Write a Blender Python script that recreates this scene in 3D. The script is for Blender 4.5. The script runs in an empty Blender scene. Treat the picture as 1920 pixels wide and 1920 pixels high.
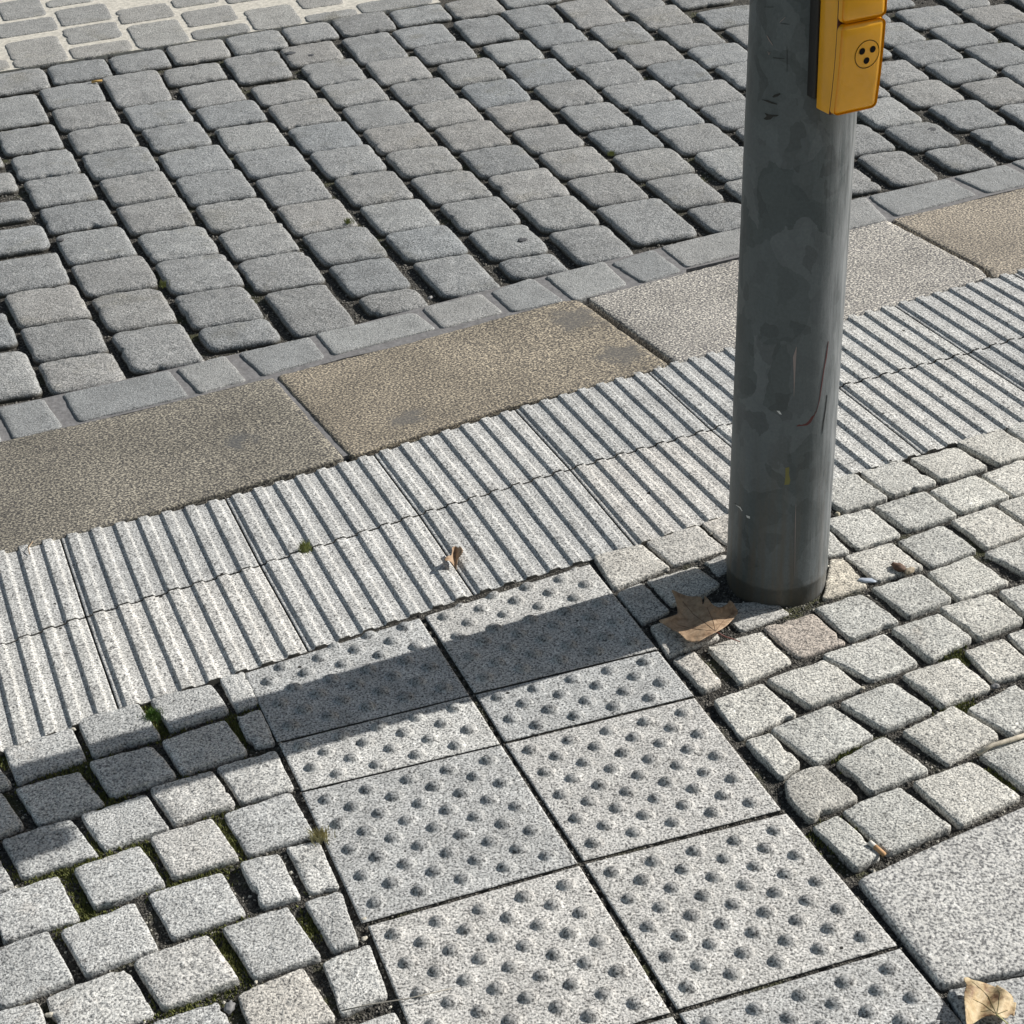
import bpy, bmesh, math, random
import numpy as np
from mathutils import Vector, Matrix, noise, geometry
random.seed(7)
C = bpy.context.scene.collection
S = bpy.context.scene
# ------------------------------------------------------------------ camera
F = 3114.0; PIT = math.radians(32.31); ROL = math.radians(-3.82); H = 1.588
cp, sp = math.cos(PIT), math.sin(PIT); cr, sr = math.cos(ROL), math.sin(ROL)
FW = np.array([0, cp, -sp]); _u = np.array([0, sp, cp]); _r = np.array([1., 0, 0])
RT = _r*cr+_u*sr; UP = -_r*sr+_u*cr
cam = bpy.data.cameras.new('camera'); co = bpy.data.objects.new('camera', cam); C.objects.link(co)
cam.sensor_width = 36; cam.sensor_fit = 'HORIZONTAL'; cam.lens = 36*F/1920
cam.clip_start = 0.05; cam.clip_end = 500
co.matrix_world = Matrix(((RT[0], UP[0], -FW[0], 0), (RT[1], UP[1], -FW[1], 0), (RT[2], UP[2], -FW[2], H), (0, 0, 0, 1)))
S.camera = co
# ------------------------------------------------------------------ light
SUN_EL = math.radians(34); SUN_AZ = math.radians(20)      # azimuth measured from +X towards +Y
w = bpy.data.worlds.new('World'); S.world = w; w.use_nodes = True
nt = w.node_tree; sky = nt.nodes.new('ShaderNodeTexSky'); sky.sky_type = 'NISHITA'; sky.sun_disc = False
sky.sun_elevation = SUN_EL; sky.sun_rotation = math.pi/2-SUN_AZ
tint = nt.nodes.new('ShaderNodeMix'); tint.data_type = 'RGBA'; tint.blend_type = 'MULTIPLY'; tint.inputs[0].default_value = 1; tint.inputs[7].default_value = (1.20, 1.02, .79, 1)
nt.links.new(sky.outputs[0], tint.inputs[6]); nt.links.new(tint.outputs[2], nt.nodes['Background'].inputs[0]); nt.nodes['Background'].inputs[1].default_value = 0.08
sl = bpy.data.lights.new('sun', 'SUN'); sl.energy = 4.6; sl.angle = math.radians(0.5); sl.color = (1, .965, .91)
so = bpy.data.objects.new('sun', sl); C.objects.link(so)
sd = Vector((math.cos(SUN_AZ)*math.cos(SUN_EL), math.sin(SUN_AZ)*math.cos(SUN_EL), math.sin(SUN_EL)))
so.rotation_euler = sd.to_track_quat('Z', 'Y').to_euler(); so.location = sd*10
S.view_settings.view_transform = 'Standard'; S.view_settings.look = 'None'
S.view_settings.exposure = 0.2; S.view_settings.gamma = 1

# ------------------------------------------------------------------ mapping of the traced photo to real ground positions
def ray(x, y): return FW+RT*(x-960)/F-UP*(y-960)/F
def G(x, y, z=0.0):
    d = ray(x, y); t = (z-H)/d[2]; return np.array([d[0]*t, d[1]*t])
TIL = {'00': (0, 0), '10': (640, 0), '20': (1280, 0), '01': (0, 640), '11': (640, 640), '21': (1280, 640),
       '02': (0, 1280), '12': (640, 1280), '22': (1280, 1280)}
def zf(t, p): o = TIL[t]; return (o[0]+p[0]/3.0, o[1]+p[1]/3.0)
def quad(t, q): return [zf(t, p) for p in q]
def ground(px, z=0.0): return [G(x, y, z) for x, y in px]

# ------------------------------------------------------------------ node helpers
def mat(name):
    m = bpy.data.materials.new(name); m.use_nodes = True
    n = m.node_tree; return m, n, n.nodes['Principled BSDF']
def N(n, t, **k):
    o = n.nodes.new(t)
    for a, b in k.items():
        if a.startswith('i_'): o.inputs[int(a[2:])].default_value = b
        else: setattr(o, a, b)
    return o
def L(n, a, b): n.links.new(a, b)
def noise_n(n, co_, scale, detail=2, rough=.5, dist=0):
    o = N(n, 'ShaderNodeTexNoise'); o.inputs['Scale'].default_value = scale; o.inputs['Detail'].default_value = detail
    o.inputs['Roughness'].default_value = rough; o.inputs['Distortion'].default_value = dist
    L(n, co_, o.inputs['Vector']); return o.outputs[0]
def vor(n, co_, scale, feature='F1', rnd=1):
    o = N(n, 'ShaderNodeTexVoronoi'); o.feature = feature; o.inputs['Scale'].default_value = scale; o.inputs['Randomness'].default_value = rnd
    L(n, co_, o.inputs['Vector']); return o
def ramp(n, v, stops, interp='LINEAR'):
    o = N(n, 'ShaderNodeValToRGB'); e = o.color_ramp.elements; o.color_ramp.interpolation = interp
    while len(e) < len(stops): e.new(.5)
    for a, (p, c) in zip(e, stops):
        a.position = p; a.color = (c if len(c) == 4 else (*c, 1)) if not isinstance(c, (int, float)) else (c, c, c, 1)
    L(n, v, o.inputs[0]); return o.outputs[0]
def mix(n, f, a, b, mode='MIX'):
    o = N(n, 'ShaderNodeMix', data_type='RGBA', blend_type=mode)
    for i, v in ((0, f), (6, a), (7, b)):
        if hasattr(v, 'is_linked') or hasattr(v, 'links'): L(n, v, o.inputs[i])
        elif isinstance(v, (int, float)): o.inputs[i].default_value = v if i == 0 else (v, v, v, 1)
        else: o.inputs[i].default_value = (*v, 1)
    return o.outputs[2]
def math_n(n, op, a, b=0.0):
    o = N(n, 'ShaderNodeMath', operation=op)
    for i, v in ((0, a), (1, b)):
        if isinstance(v, (int, float)): o.inputs[i].default_value = v
        else: L(n, v, o.inputs[i])
    return o.outputs[0]
def bump(n, h, strength, dist, normal=None):
    o = N(n, 'ShaderNodeBump'); o.inputs['Strength'].default_value = strength; o.inputs['Distance'].default_value = dist
    L(n, h, o.inputs['Height'])
    if normal: L(n, normal, o.inputs['Normal'])
    return o.outputs[0]

def stone_mat(name, dark, mid, light, grain=330, contrast=(.34, .5, .66), speck=.5, rough=.8, side=(.04, .037, .03), patch=None, bumpd=.0016, spots=0):
    """speckled granite or washed concrete; the object's own colour tints it"""
    m, n, b = mat(name)
    pos = N(n, 'ShaderNodeNewGeometry'); P = pos.outputs['Position']
    g1 = noise_n(n, P, grain, 3, .65)
    c = ramp(n, g1, [(contrast[0], dark), (contrast[1], mid), (contrast[2], light)])
    v = vor(n, P, grain*.8)
    vs = ramp(n, v.outputs['Color'], [(.0, 0.2), (.2, .85), (.8, 1.0), (1, 1.4)])
    c = mix(n, speck, c, vs, 'MULTIPLY')
    big = noise_n(n, P, 14, 4, .6)
    c = mix(n, 1.0, c, ramp(n, big, [(.3, .84), (.7, 1.13)]), 'MULTIPLY')
    c = mix(n, 1.0, c, ramp(n, noise_n(n, P, 55, 4, .7), [(.34, .80), (.46, 1.0), (.7, 1.04)]), 'MULTIPLY')
    if patch:
        pm = ramp(n, noise_n(n, P, patch[1], 5, .62, .4), [(patch[2], 0), (patch[2]+.14, 1)])
        c = mix(n, pm, c, mix(n, 1.0, c, patch[0], 'MULTIPLY'))
    if spots:
        vv = vor(n, P, spots)
        sz = ramp(n, vv.outputs['Color'], [(.72, 0.0), (1, .17)])
        lt = math_n(n, 'LESS_THAN', vv.outputs['Distance'], sz)
        c = mix(n, lt, c, (.025, .024, .022))
    oi = N(n, 'ShaderNodeObjectInfo')
    c = mix(n, 1.0, c, oi.outputs['Color'], 'MULTIPLY')
    r = ramp(n, oi.outputs['Random'], [(0, (.89, .90, .91)), (.5, (.98, .98, .98)), (.75, (1.02, 1.0, .98)), (1, (1.07, 1.07, 1.06))])
    c = mix(n, 1.0, c, r, 'MULTIPLY')
    # dirt on the flanks of the stone that stand in the joint (a real deposit of soil below the top)
    sx = N(n, 'ShaderNodeSeparateXYZ'); L(n, P, sx.inputs[0])
    dz = math_n(n, 'ADD', sx.outputs[2], math_n(n, 'MULTIPLY', noise_n(n, P, 90, 3), .006))
    dm = ramp(n, math_n(n, 'MULTIPLY', dz, -60.0), [(.28, 0), (.75, 1)])
    c = mix(n, dm, c, side)
    at = N(n, 'ShaderNodeAttribute'); at.attribute_name = 'soil'
    c = mix(n, at.outputs['Fac'], c, side)
    ad = N(n, 'ShaderNodeAttribute'); ad.attribute_name = 'dome'      # the worn domes are of darker aggregate
    c = mix(n, math_n(n, 'MULTIPLY', ad.outputs['Fac'], .8), c, mix(n, 1.0, c, (.64, .65, .665), 'MULTIPLY'))
    L(n, c, b.inputs['Base Color']); b.inputs['Roughness'].default_value = rough
    b.inputs['Specular IOR Level'].default_value = .3
    h = math_n(n, 'ADD', g1, math_n(n, 'MULTIPLY', noise_n(n, P, grain*.33, 3, .6), 1.6))
    L(n, bump(n, h, .9, bumpd), b.inputs['Normal'])
    return m
M_DARK = stone_mat('grey basalt like granite', (.11, .117, .119), (.275, .284, .287), (.54, .546, .546), grain=340, contrast=(.36, .5, .64), speck=.75, patch=((.84, .82, .76), 5, .58), side=(.07, .066, .056))
M_LIGHT = stone_mat('light speckled granite', (.12, .125, .13), (.48, .483, .475), (.80, .80, .775), grain=330, contrast=(.36, .47, .60), speck=.9, patch=((.95, .9, .86), 9, .62))
M_TACT = stone_mat('washed concrete', (.085, .087, .09), (.47, .472, .462), (.76, .76, .74), grain=310, contrast=(.36, .47, .59), speck=.9, side=(.095, .09, .08), bumpd=.0012, spots=40)
M_SLAB = stone_mat('coarse pale granite', (.15, .153, .158), (.47, .474, .47), (.68, .68, .66), grain=250, contrast=(.39, .49, .58), speck=.7)
M_DRAIN = stone_mat('flat grey granite', (.15, .156, .16), (.30, .31, .313), (.48, .49, .49), grain=380, contrast=(.36, .5, .64), speck=.75, side=(.1, .1, .1))

def kerb_mat():
    m, n, b = mat('worn brown granite kerb')
    P = N(n, 'ShaderNodeNewGeometry').outputs['Position']
    mp = N(n, 'ShaderNodeMapping'); mp.inputs['Rotation'].default_value = (0, 0, math.radians(-20)); mp.inputs['Scale'].default_value = (.9, 1.1, 1); L(n, P, mp.inputs[0])
    g1 = noise_n(n, mp.outputs[0], 235, 4, .74)
    oi = N(n, 'ShaderNodeObjectInfo')
    c = ramp(n, g1, [(.42, (.06, .057, .054)), (.49, (.15, .138, .122)), (.545, (.34, .305, .24)), (.60, (.66, .60, .47))])
    c = mix(n, 1.0, c, ramp(n, noise_n(n, P, 5, 5, .6), [(.3, .8), (.7, 1.25)]), 'MULTIPLY')
    # a few dark oily spots with a shape of their own
    wob = noise_n(n, P, 30, 3)
    for (px, py, r) in ((445, 825, .035), (765, 785, .04), (1165, 665, .055), (1075, 600, .06)):
        g = G(px, py)
        vm = N(n, 'ShaderNodeVectorMath', operation='DISTANCE'); L(n, P, vm.inputs[0]); vm.inputs[1].default_value = (g[0], g[1], 0)
        d = math_n(n, 'ADD', vm.outputs['Value'], math_n(n, 'MULTIPLY', wob, .11))
        k = ramp(n, math_n(n, 'DIVIDE', d, r+.055), [(.75, 1), (1.05, 0)])
        c = mix(n, math_n(n, 'MULTIPLY', k, .75), c, (.13, .13, .128))
    c = mix(n, 1.0, c, oi.outputs['Color'], 'MULTIPLY')
    L(n, c, b.inputs['Base Color']); b.inputs['Roughness'].default_value = .72
    L(n, bump(n, g1, .2, .0006), b.inputs['Normal'])
    return m
M_KERB = kerb_mat()

def simple(name, col, rough=.7, metal=0, nscale=0, namp=.3, bumpd=0, coat=0, spec=.5):
    m, n, b = mat(name)
    b.inputs['Roughness'].default_value = rough; b.inputs['Metallic'].default_value = metal; b.inputs['Coat Weight'].default_value = coat
    b.inputs['Specular IOR Level'].default_value = spec
    if nscale:
        P = N(n, 'ShaderNodeNewGeometry').outputs['Position']
        f = noise_n(n, P, nscale, 4, .6)
        c = mix(n, 1.0, col, ramp(n, f, [(.3, 1-namp), (.7, 1+namp)]), 'MULTIPLY'); L(n, c, b.inputs['Base Color'])
        if bumpd: L(n, bump(n, f, 1, bumpd), b.inputs['Normal'])
    else: b.inputs['Base Color'].default_value = (*col, 1)
    return m

def bed_mat():
    m, n, b = mat('dark joint grit')
    P = N(n, 'ShaderNodeNewGeometry').outputs['Position']
    v = vor(n, P, 330); f = noise_n(n, P, 160, 4, .7)
    c = ramp(n, v.outputs['Color'], [(0, (.018, .017, .015)), (.5, (.058, .054, .047)), (.84, (.14, .132, .115)), (1, (.40, .38, .33))])
    c = mix(n, 1.0, c, ramp(n, f, [(.3, .5), (.7, 1.3)]), 'MULTIPLY')
    ms = ramp(n, noise_n(n, P, 8, 3, .6), [(.56, 0), (.66, .8)])
    c = mix(n, ms, c, mix(n, f, (.02, .024, .01), (.10, .105, .035)))
    L(n, c, b.inputs['Base Color']); b.inputs['Roughness'].default_value = .95
    h = math_n(n, 'ADD', v.outputs['Distance'], f)
    L(n, bump(n, h, 1, .004), b.inputs['Normal'])
    return m
M_BED = bed_mat()
M_MORTAR = simple('pale cement mortar', (.56, .535, .475), .9, nscale=60, namp=.22, bumpd=.003)
M_MORTARG = simple('grey cement joint', (.19, .187, .19), .9, nscale=90, namp=.25, bumpd=.002)

# ------------------------------------------------------------------ object helpers
def link(name, me, m, parent=None, label=None, cat=None, group=None, kind=None, color=None):
    o = bpy.data.objects.new(name, me); C.objects.link(o)
    if m: me.materials.append(m)
    if parent: o.parent = parent
    for k, v in (('label', label), ('category', cat), ('group', group), ('kind', kind)):
        if v: o[k] = v
    if color: o.color = (*color, 1)
    return o
def mesh_from(name, vs, fs, smooth=True, origin=None):
    me = bpy.data.meshes.new(name)
    if origin is not None: vs = [(v[0]-origin[0], v[1]-origin[1], v[2]-origin[2]) for v in vs]
    me.from_pydata([tuple(map(float, v)) for v in vs], [], fs)
    me.update()
    if smooth: me.polygons.foreach_set('use_smooth', [True]*len(me.polygons))
    return me

def area(p):
    p = np.array(p); x, y = p[:, 0], p[:, 1]; return .5*float(np.sum(x*np.roll(y, -1)-np.roll(x, -1)*y))
def ccw(p): return [np.array(q) for q in (p if area(p) > 0 else p[::-1])]
def clip(poly, n_, c_):
    """keep the side where dot(n_,p) <= c_"""
    out = []; k = len(poly)
    for i in range(k):
        a, b = poly[i], poly[(i+1) % k]; da, db = n_@a-c_, n_@b-c_
        if da <= 0: out.append(a)
        if (da < 0 < db) or (db < 0 < da): out.append(a+(b-a)*da/(da-db))
    return out
def separate(polys, gap):
    """trim neighbouring outlines so that a joint of at least `gap` stays open between them"""
    cen = [np.mean(p, axis=0) for p in polys]; rad = [max(np.linalg.norm(q-c) for q in p) for p, c in zip(polys, cen)]
    for i in range(len(polys)):
        for j in range(i+1, len(polys)):
            if np.linalg.norm(cen[i]-cen[j]) > rad[i]+rad[j]+gap: continue
            best = None
            for A, B, s in ((polys[i], polys[j], 1), (polys[j], polys[i], -1)):
                for k in range(len(A)):
                    e = A[(k+1) % len(A)]-A[k]; l = np.linalg.norm(e)
                    if l < .03: continue
                    nn = np.array([e[1], -e[0]])/l; c0 = max(nn@q for q in A); d = min(nn@q for q in B)-c0
                    if best is None or d > best[0]: best = (d, nn*s, (c0 if s == 1 else -c0), s)
            d, nn, c0, s = best
            if d >= gap or d < -.08: continue
            mid = (c0+d/2) if s == 1 else (c0-d/2)
            a = clip(polys[i], nn, mid-gap/2); b = clip(polys[j], -nn, -mid-gap/2)
            if len(a) > 2 and len(b) > 2: polys[i], polys[j] = a, b
    return polys
def outline(poly, rc, step, amp, seed):
    """rounded, slightly ragged outline"""
    p = ccw(poly); k = len(p); pts = []
    for i in range(k):
        a, b, c = p[i-1], p[i], p[(i+1) % k]
        la, lc = np.linalg.norm(a-b), np.linalg.norm(c-b); r = min(rc*random.uniform(.6, 1.35), la*.42, lc*.42)
        s, e = b+(a-b)/la*r, b+(c-b)/lc*r
        for t in np.linspace(0, 1, 6):
            pts.append((1-t)**2*s+2*t*(1-t)*(b*.78+(s+e)*.11)+t*t*e)
    q = np.array(pts); q2 = np.vstack([q, q[:1]]); seg = np.linalg.norm(np.diff(q2, axis=0), axis=1); cum = np.r_[0, np.cumsum(seg)]
    m_ = max(16, int(cum[-1]/step)); t = np.linspace(0, cum[-1], m_, endpoint=False)
    o = np.stack([np.interp(t, cum, q2[:, 0]), np.interp(t, cum, q2[:, 1])], -1)
    tn = np.roll(o, -1, 0)-np.roll(o, 1, 0); tn /= np.linalg.norm(tn, axis=1)[:, None]+1e-9; nn = np.stack([tn[:, 1], -tn[:, 0]], -1)
    for i in range(m_):
        v = Vector((o[i][0]*22, o[i][1]*22, seed)); v2 = Vector((o[i][0]*110, o[i][1]*110, seed+3))
        a = noise.noise(v)*amp*1.4+noise.noise(v2)*amp*.8
        chip = noise.noise(Vector((o[i][0]*30, o[i][1]*30, seed+9)))
        if chip > .42: a -= (chip-.42)*amp*14
        o[i] += nn[i]*a
    return o
def stone(poly, rc=.014, step=.007, amp=.0014, rings=None, z0=0.0, dome=.002, tilt=.008, rough=.0008, depth=.06, seed=0):
    o = outline(poly, rc, step, amp, seed); c = o.mean(0); m_ = len(o)
    size = math.sqrt(abs(area(o)))
    tx, ty = random.gauss(0, tilt), random.gauss(0, tilt)
    vs, fs = [], []
    rel = o-c; ds = np.linalg.norm(rel, axis=1)
    for ri, (d, z) in enumerate(rings):
        f = 1-np.minimum(.97, d/ds) if d < .5 else np.zeros(m_)
        for i in range(m_):
            p = rel[i]*f[i]
            r2 = (np.linalg.norm(p)/(size*.62))**2
            zz = z0+z-dome*min(r2, 1.6)+p[0]*tx+p[1]*ty
            if ri >= 1:
                g = c+p
                zz += noise.noise(Vector((g[0]*38, g[1]*38, seed)))*rough*1.6+noise.noise(Vector((g[0]*150, g[1]*150, seed)))*rough*.8
                if 1 <= ri <= 3: zz += noise.noise(Vector((g[0]*90, g[1]*90, seed+5)))*rough*2.2
            vs.append((p[0], p[1], zz))
    nr = len(rings)
    for r in range(nr-1):
        for i in range(m_):
            j = (i+1) % m_; fs.append((r*m_+i, r*m_+j, (r+1)*m_+j, (r+1)*m_+i))
    vs.append((0, 0, z0+rings[-1][1])); k = len(vs)-1; b = (nr-1)*m_
    for i in range(m_): fs.append((b+i, b+(i+1) % m_, k))
    return vs, fs, c
R_DARK = [(.003, -.06), (.0008, -.02), (0, -.012), (.0016, -.0062), (.0048, -.0028), (.010, -.0010), (.018, -.0003), (.034, 0), (.055, 0)]
R_LIGHT = [(.001, -.06), (0, -.010), (.0003, -.0035), (.0012, -.0010), (.0032, -.0002), (.012, 0), (.028, 0), (.045, 0)]
R_FLAT = [(0, -.06), (0, -.005), (.001, -.0015), (.004, -.0002), (.015, 0), (.04, 0)]

# ------------------------------------------------------------------ the dark domed setts of the crossing (bounding boxes traced band by band)
BANDS = [
 ('00', [(-330, 92, 1765, 1985), (-250, 222, 1975, 2262)]),
 ('00', [(-380, 25, 865, 985), (-300, 105, 970, 1120), (-250, 185, 1125, 1280), (-190, 285, 1270, 1450), (-90, 382, 1430, 1650), (25, 495, 1600, 1840), (105, 600, 1790, 2048), (212, 697, 1968, 2207)]),
 ('00', [(-95, 272, 528, 722), (-30, 347, 705, 872), (38, 457, 838, 1017), (133, 543, 975, 1162), (193, 642, 1122, 1312), (312, 757, 1275, 1482), (398, 888, 1438, 1662), (518, 988, 1620, 1868), (625, 1128, 1808, 2092)]),
 ('00', [(213, 577, 463, 612), (288, 668, 580, 737), (362, 782, 700, 872), (448, 888, 825, 1017), (556, 982, 965, 1162), (650, 1085, 1113, 1315), (765, 1228, 1272, 1475), (876, 1358, 1428, 1655), (985, 1470, 1612, 1845), (1112, 1565, 1795, 1968)]),
 ('00', [(575, 972, 398, 604), (678, 1087, 562, 732), (800, 1187, 688, 855), (892, 1303, 823, 1003), (988, 1430, 953, 1152), (1092, 1547, 1113, 1312), (1222, 1672, 1253, 1462), (1332, 1822, 1413, 1645), (1482, 1992, 1588, 1885)]),
 ('00', [(903, 1272, 353, 482), (998, 1383, 452, 606), (1092, 1493, 568, 722), (1212, 1618, 688, 862), (1312, 1742, 818, 1006), (1440, 1857, 962, 1163), (1556, 2002, 1113, 1325), (1700, 2168, 1265, 1490), (1850, 2318, 1448, 1680), (1998, 2405, 1605, 1775)]),
 ('00', [(1228, 1650, 282, 472), (1403, 1785, 447, 592), (1503, 1907, 558, 722), (1618, 2033, 686, 865), (1752, 2170, 818, 1000), (1882, 2322, 958, 1165), (2022, 2478, 1108, 1328), (2160, 2634, 1258, 1480), (2318, 2800, 1420, 1668)]),
 ('10', [(-355, 0, 236, 375), (-242, 140, 332, 486), (-122, 272, 445, 608), (0, 412, 560, 735), (112, 540, 688, 868), (246, 688, 818, 1004), (386, 848, 948, 1155), (550, 1013, 1098, 1308), (702, 1178, 1252, 1475), (868, 1262, 1412, 1565)]),
 ('10', [(0, 378, 183, 358), (122, 518, 322, 478), (256, 664, 433, 598), (382, 792, 556, 720), (512, 947, 678, 858), (657, 1114, 812, 998), (820, 1278, 948, 1144), (990, 1455, 1102, 1315), (1160, 1640, 1257, 1485)]),
 ('10', [(270, 644, 133, 270), (392, 783, 228, 360), (524, 920, 332, 484), (666, 1058, 452, 610), (797, 1220, 568, 745), (942, 1375, 688, 876), (1100, 1540, 813, 1010), (1262, 1725, 958, 1162), (1430, 2000, 1112, 1370)]),
 ('10', [(588, 1008, 88, 252), (790, 1157, 223, 368), (918, 1318, 323, 494), (1080, 1478, 448, 614), (1226, 1638, 568, 745), (1382, 1808, 698, 866), (1522, 1985, 828, 1008), (1702, 2160, 978, 1182), (1930, 2385, 1122, 1315)]),
 ('10', [(885, 1240, 33, 164), (1005, 1395, 128, 274), (1160, 1555, 223, 380), (1316, 1705, 338, 494), (1460, 1875, 452, 605), (1616, 2040, 568, 740), (1768, 2230, 688, 878), (1970, 2425, 818, 1010), (2150, 2605, 990, 1168)]),
 ('10', [(1195, 1605, -15, 155), (1386, 1785, 118, 268), (1540, 1945, 223, 375), (1705, 2095, 333, 490), (1856, 2275, 443, 606), (2012, 2440, 562, 728), (2210, 2640, 690, 870)]),
 ('10', [(1485, 1845, -45, 68), (1597, 1998, 28, 168), (1766, 2168, 128, 282), (1935, 2330, 238, 382), (2098, 2510, 342, 508), (2270, 2700, 450, 625)]),
 ('10', [(880, 1225, -70, 42)]), ('10', [(552, 912, -30, 106)]), ('10', [(246, 630, 24, 147)]), ('10', [(-100, 322, 64, 208)]),
 ('20', [(-130, 270, -60, 52), (62, 475, 28, 160), (232, 630, 122, 278), (395, 800, 225, 375), (600, 1000, 310, 450), (775, 1168, 430, 572), (925, 1358, 552, 732), (1122, 1578, 678, 862), (1342, 1760, 798, 960)]),
 ('20', [(560, 960, -60, 80), (790, 1182, 40, 170), (800, 1193, 220, 348), (985, 1392, 342, 487), (1158, 1598, 443, 604), (1378, 1825, 562, 738), (1602, 2065, 692, 888)]),
 ('20', [(745, 1192, 700, 880), (975, 1435, 842, 1040), (640, 1105, 945, 1108)]),
 ('20', [(985, 1388, 115, 268), (1156, 1575, 218, 368), (1352, 1780, 332, 478), (1552, 1990, 432, 600), (1768, 2220, 556, 725)]),
 ('20', [(1000, 1292, -60, 52), (1182, 1580, 33, 168), (1372, 1784, 122, 274), (1572, 1992, 232, 384), (1782, 2210, 345, 498)]),
 ('20', [(1425, 1735, -70, 57), (1555, 1962, 18, 162), (1736, 2140, 113, 258), (1930, 2340, 222, 372)]),
 ('20', [(1842, 2200, -55, 72)]),
 ('00', [(-110, 302, 386, 540)]), ('00', [(243, 643, 333, 473)]), ('00', [(586, 960, 282, 414)]), ('00', [(925, 1305, 222, 362)]), ('00', [(1262, 1634, 172, 304)]), ('00', [(1562, 1935, 122, 246)]),
]
def bbox_quad(t, b):
    x0, x1, y0, y1 = b; x0 -= 20; x1 += 25; y0 -= 8; y1 += 7
    fx = TIL[t][0]+(x0+x1)/6; t2 = .8*(.55+.0007*fx); s = .158
    Wd, Ht = x1-x0, y1-y0            # a + b t2 = W ; a s + b = H
    a = (Wd-t2*Ht)/(1-s*t2); bb = Ht-a*s
    if bb < .45*Ht: bb = .45*Ht; a = (Ht-bb)/s
    P0 = np.array([x0, y0+a*s]); P1 = P0+np.array([a, -a*s]); P2 = P1+np.array([t2*bb, bb]); P3 = P0+np.array([t2*bb, bb])
    return quad(t, [P0, P1, P2, P3])
ORD = ['', 'first', 'second', 'third', 'fourth', 'fifth', 'sixth', 'seventh', 'eighth', 'ninth', 'tenth', 'eleventh', 'twelfth', 'thirteenth', 'fourteenth', 'fifteenth', 'sixteenth', 'seventeenth', 'eighteenth', 'nineteenth', 'twentieth']
CUT_A, CUT_B = G(*zf('00', (0, 398))), G(*zf('10', (560, 8)))        # line of the saw cut
cn = np.array([-(CUT_B-CUT_A)[1], (CUT_B-CUT_A)[0]]); cn /= np.linalg.norm(cn); cc = cn@CUT_A
dark = []; meta = []
for bi, (t, lst) in enumerate(BANDS):
    for k, b in enumerate(lst):
        p = ccw(ground(bbox_quad(t, b), -.007))
        if bi < 16 or bi > 22:
            p2 = clip(p, cn, cc-.003)
            if len(p2) > 2: p = p2
        dark.append(p); meta.append((bi, k))
DR = [('01', [(-330, 440), (-30, 395), (10, 560), (-280, 640)]), ('01', [(-20, 375), (240, 315), (355, 475), (70, 548)]), ('01', [(345, 285), (945, 150), (1060, 300), (440, 450)]),
      ('01', [(985, 150), (1260, 70), (1385, 215), (1120, 288)]), ('01', [(1338, 62), (1740, -32), (1830, 85), (1480, 190)]),
      ('10', [(-150, 1865), (400, 1745), (535, 1842), (-45, 1992)]), ('10', [(445, 1722), (775, 1640), (912, 1750), (565, 1842)]), ('10', [(838, 1635), (1065, 1555), (1255, 1688), (960, 1750)]),
      ('10', [(1143, 1552), (1475, 1465), (1612, 1595), (1315, 1688)]), ('10', [(1508, 1470), (1745, 1392), (1915, 1520), (1692, 1585)]),
      ('20', [(-125, 1383), (360, 1268), (475, 1380), (20, 1500)]), ('20', [(400, 1258), (700, 1190), (830, 1305), (515, 1375)]), ('20', [(740, 1170), (1030, 1100), (1160, 1232), (865, 1300)]),
      ('20', [(1040, 1100), (1490, 1000), (1655, 1092), (1200, 1212)]), ('20', [(1522, 993), (1810, 920), (2000, 1015), (1720, 1082)]), ('20', [(1842, 905), (2200, 815), (2390, 915), (2040, 1002)])]
drain = [ccw(ground(quad(t, q))) for t, q in DR]
nd = len(dark)
allp = separate(dark+drain, .0088)
dark, drain = allp[:nd], allp[nd:]
GD = 'dark grey domed setts of the crossing'
cnt = {}
for i, (p, (bi, k)) in enumerate(zip(dark, meta)):
    if len(p) < 3 or abs(area(p)) < .0012: continue
    sz = math.sqrt(abs(area(p)))
    vs, fs, c = stone(p, rc=.022, step=.0075, amp=.0018, rings=R_DARK, z0=random.uniform(-.001, .003), dome=.003, tilt=.008, rough=.0012, seed=i*7.3)
    me = mesh_from('paving_sett', vs, fs)
    px = (H-0)
    e = [np.linalg.norm(p[(j+1) % len(p)]-p[j]) for j in range(len(p))]
    size = 'narrow' if sz < .118 else ('large' if sz > .168 else 'grey')
    if bi <= 13: lab = '%s domed sett, %s down in the %s slanting column of the crossing' % (size, ORD[k+1], ORD[bi+1])
    elif bi <= 17: lab = '%s domed sett at the top edge, %s from the end of the mortared patch' % (size, ORD[18-bi])
    elif bi == 22: lab = '%s domed sett right of the yellow box, %s down its slanting column' % (size, ORD[k+1])
    elif bi <= 24: lab = '%s domed sett, %s down in the %s slanting column counted beside the pole' % (size, ORD[k+1], ORD[bi-16])
    else: lab = '%s domed sett under the saw cut, %s from the left edge' % (size, ORD[bi-24])
    g = random.uniform(.93, 1.07); wv = random.uniform(-.02, .02)
    o = link('paving_sett', me, M_DARK, label=lab, cat='paving stone', group=GD, color=(g*(1+wv), g, g*(1-wv)))
    o.location = (c[0], c[1], 0)
for i, p in enumerate(drain):
    vs, fs, c = stone(p, rc=.008, step=.009, amp=.0008, rings=R_FLAT, z0=0, dome=.0003, tilt=.002, rough=.0005, seed=500+i)
    long_ = max(np.linalg.norm(p[(j+1) % len(p)]-p[j]) for j in range(len(p)))
    o = link('drainage_sett', mesh_from('drainage_sett', vs, fs), M_DRAIN, cat='paving stone', group='flat setts in a row along the kerb',
             label='%s flat grey sett beside the brown kerb, %s from the left in its row' % ('long' if long_ > .24 else 'short', ORD[i+1]), color=(1, 1, 1))
    o.location = (c[0], c[1], 0)

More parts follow.
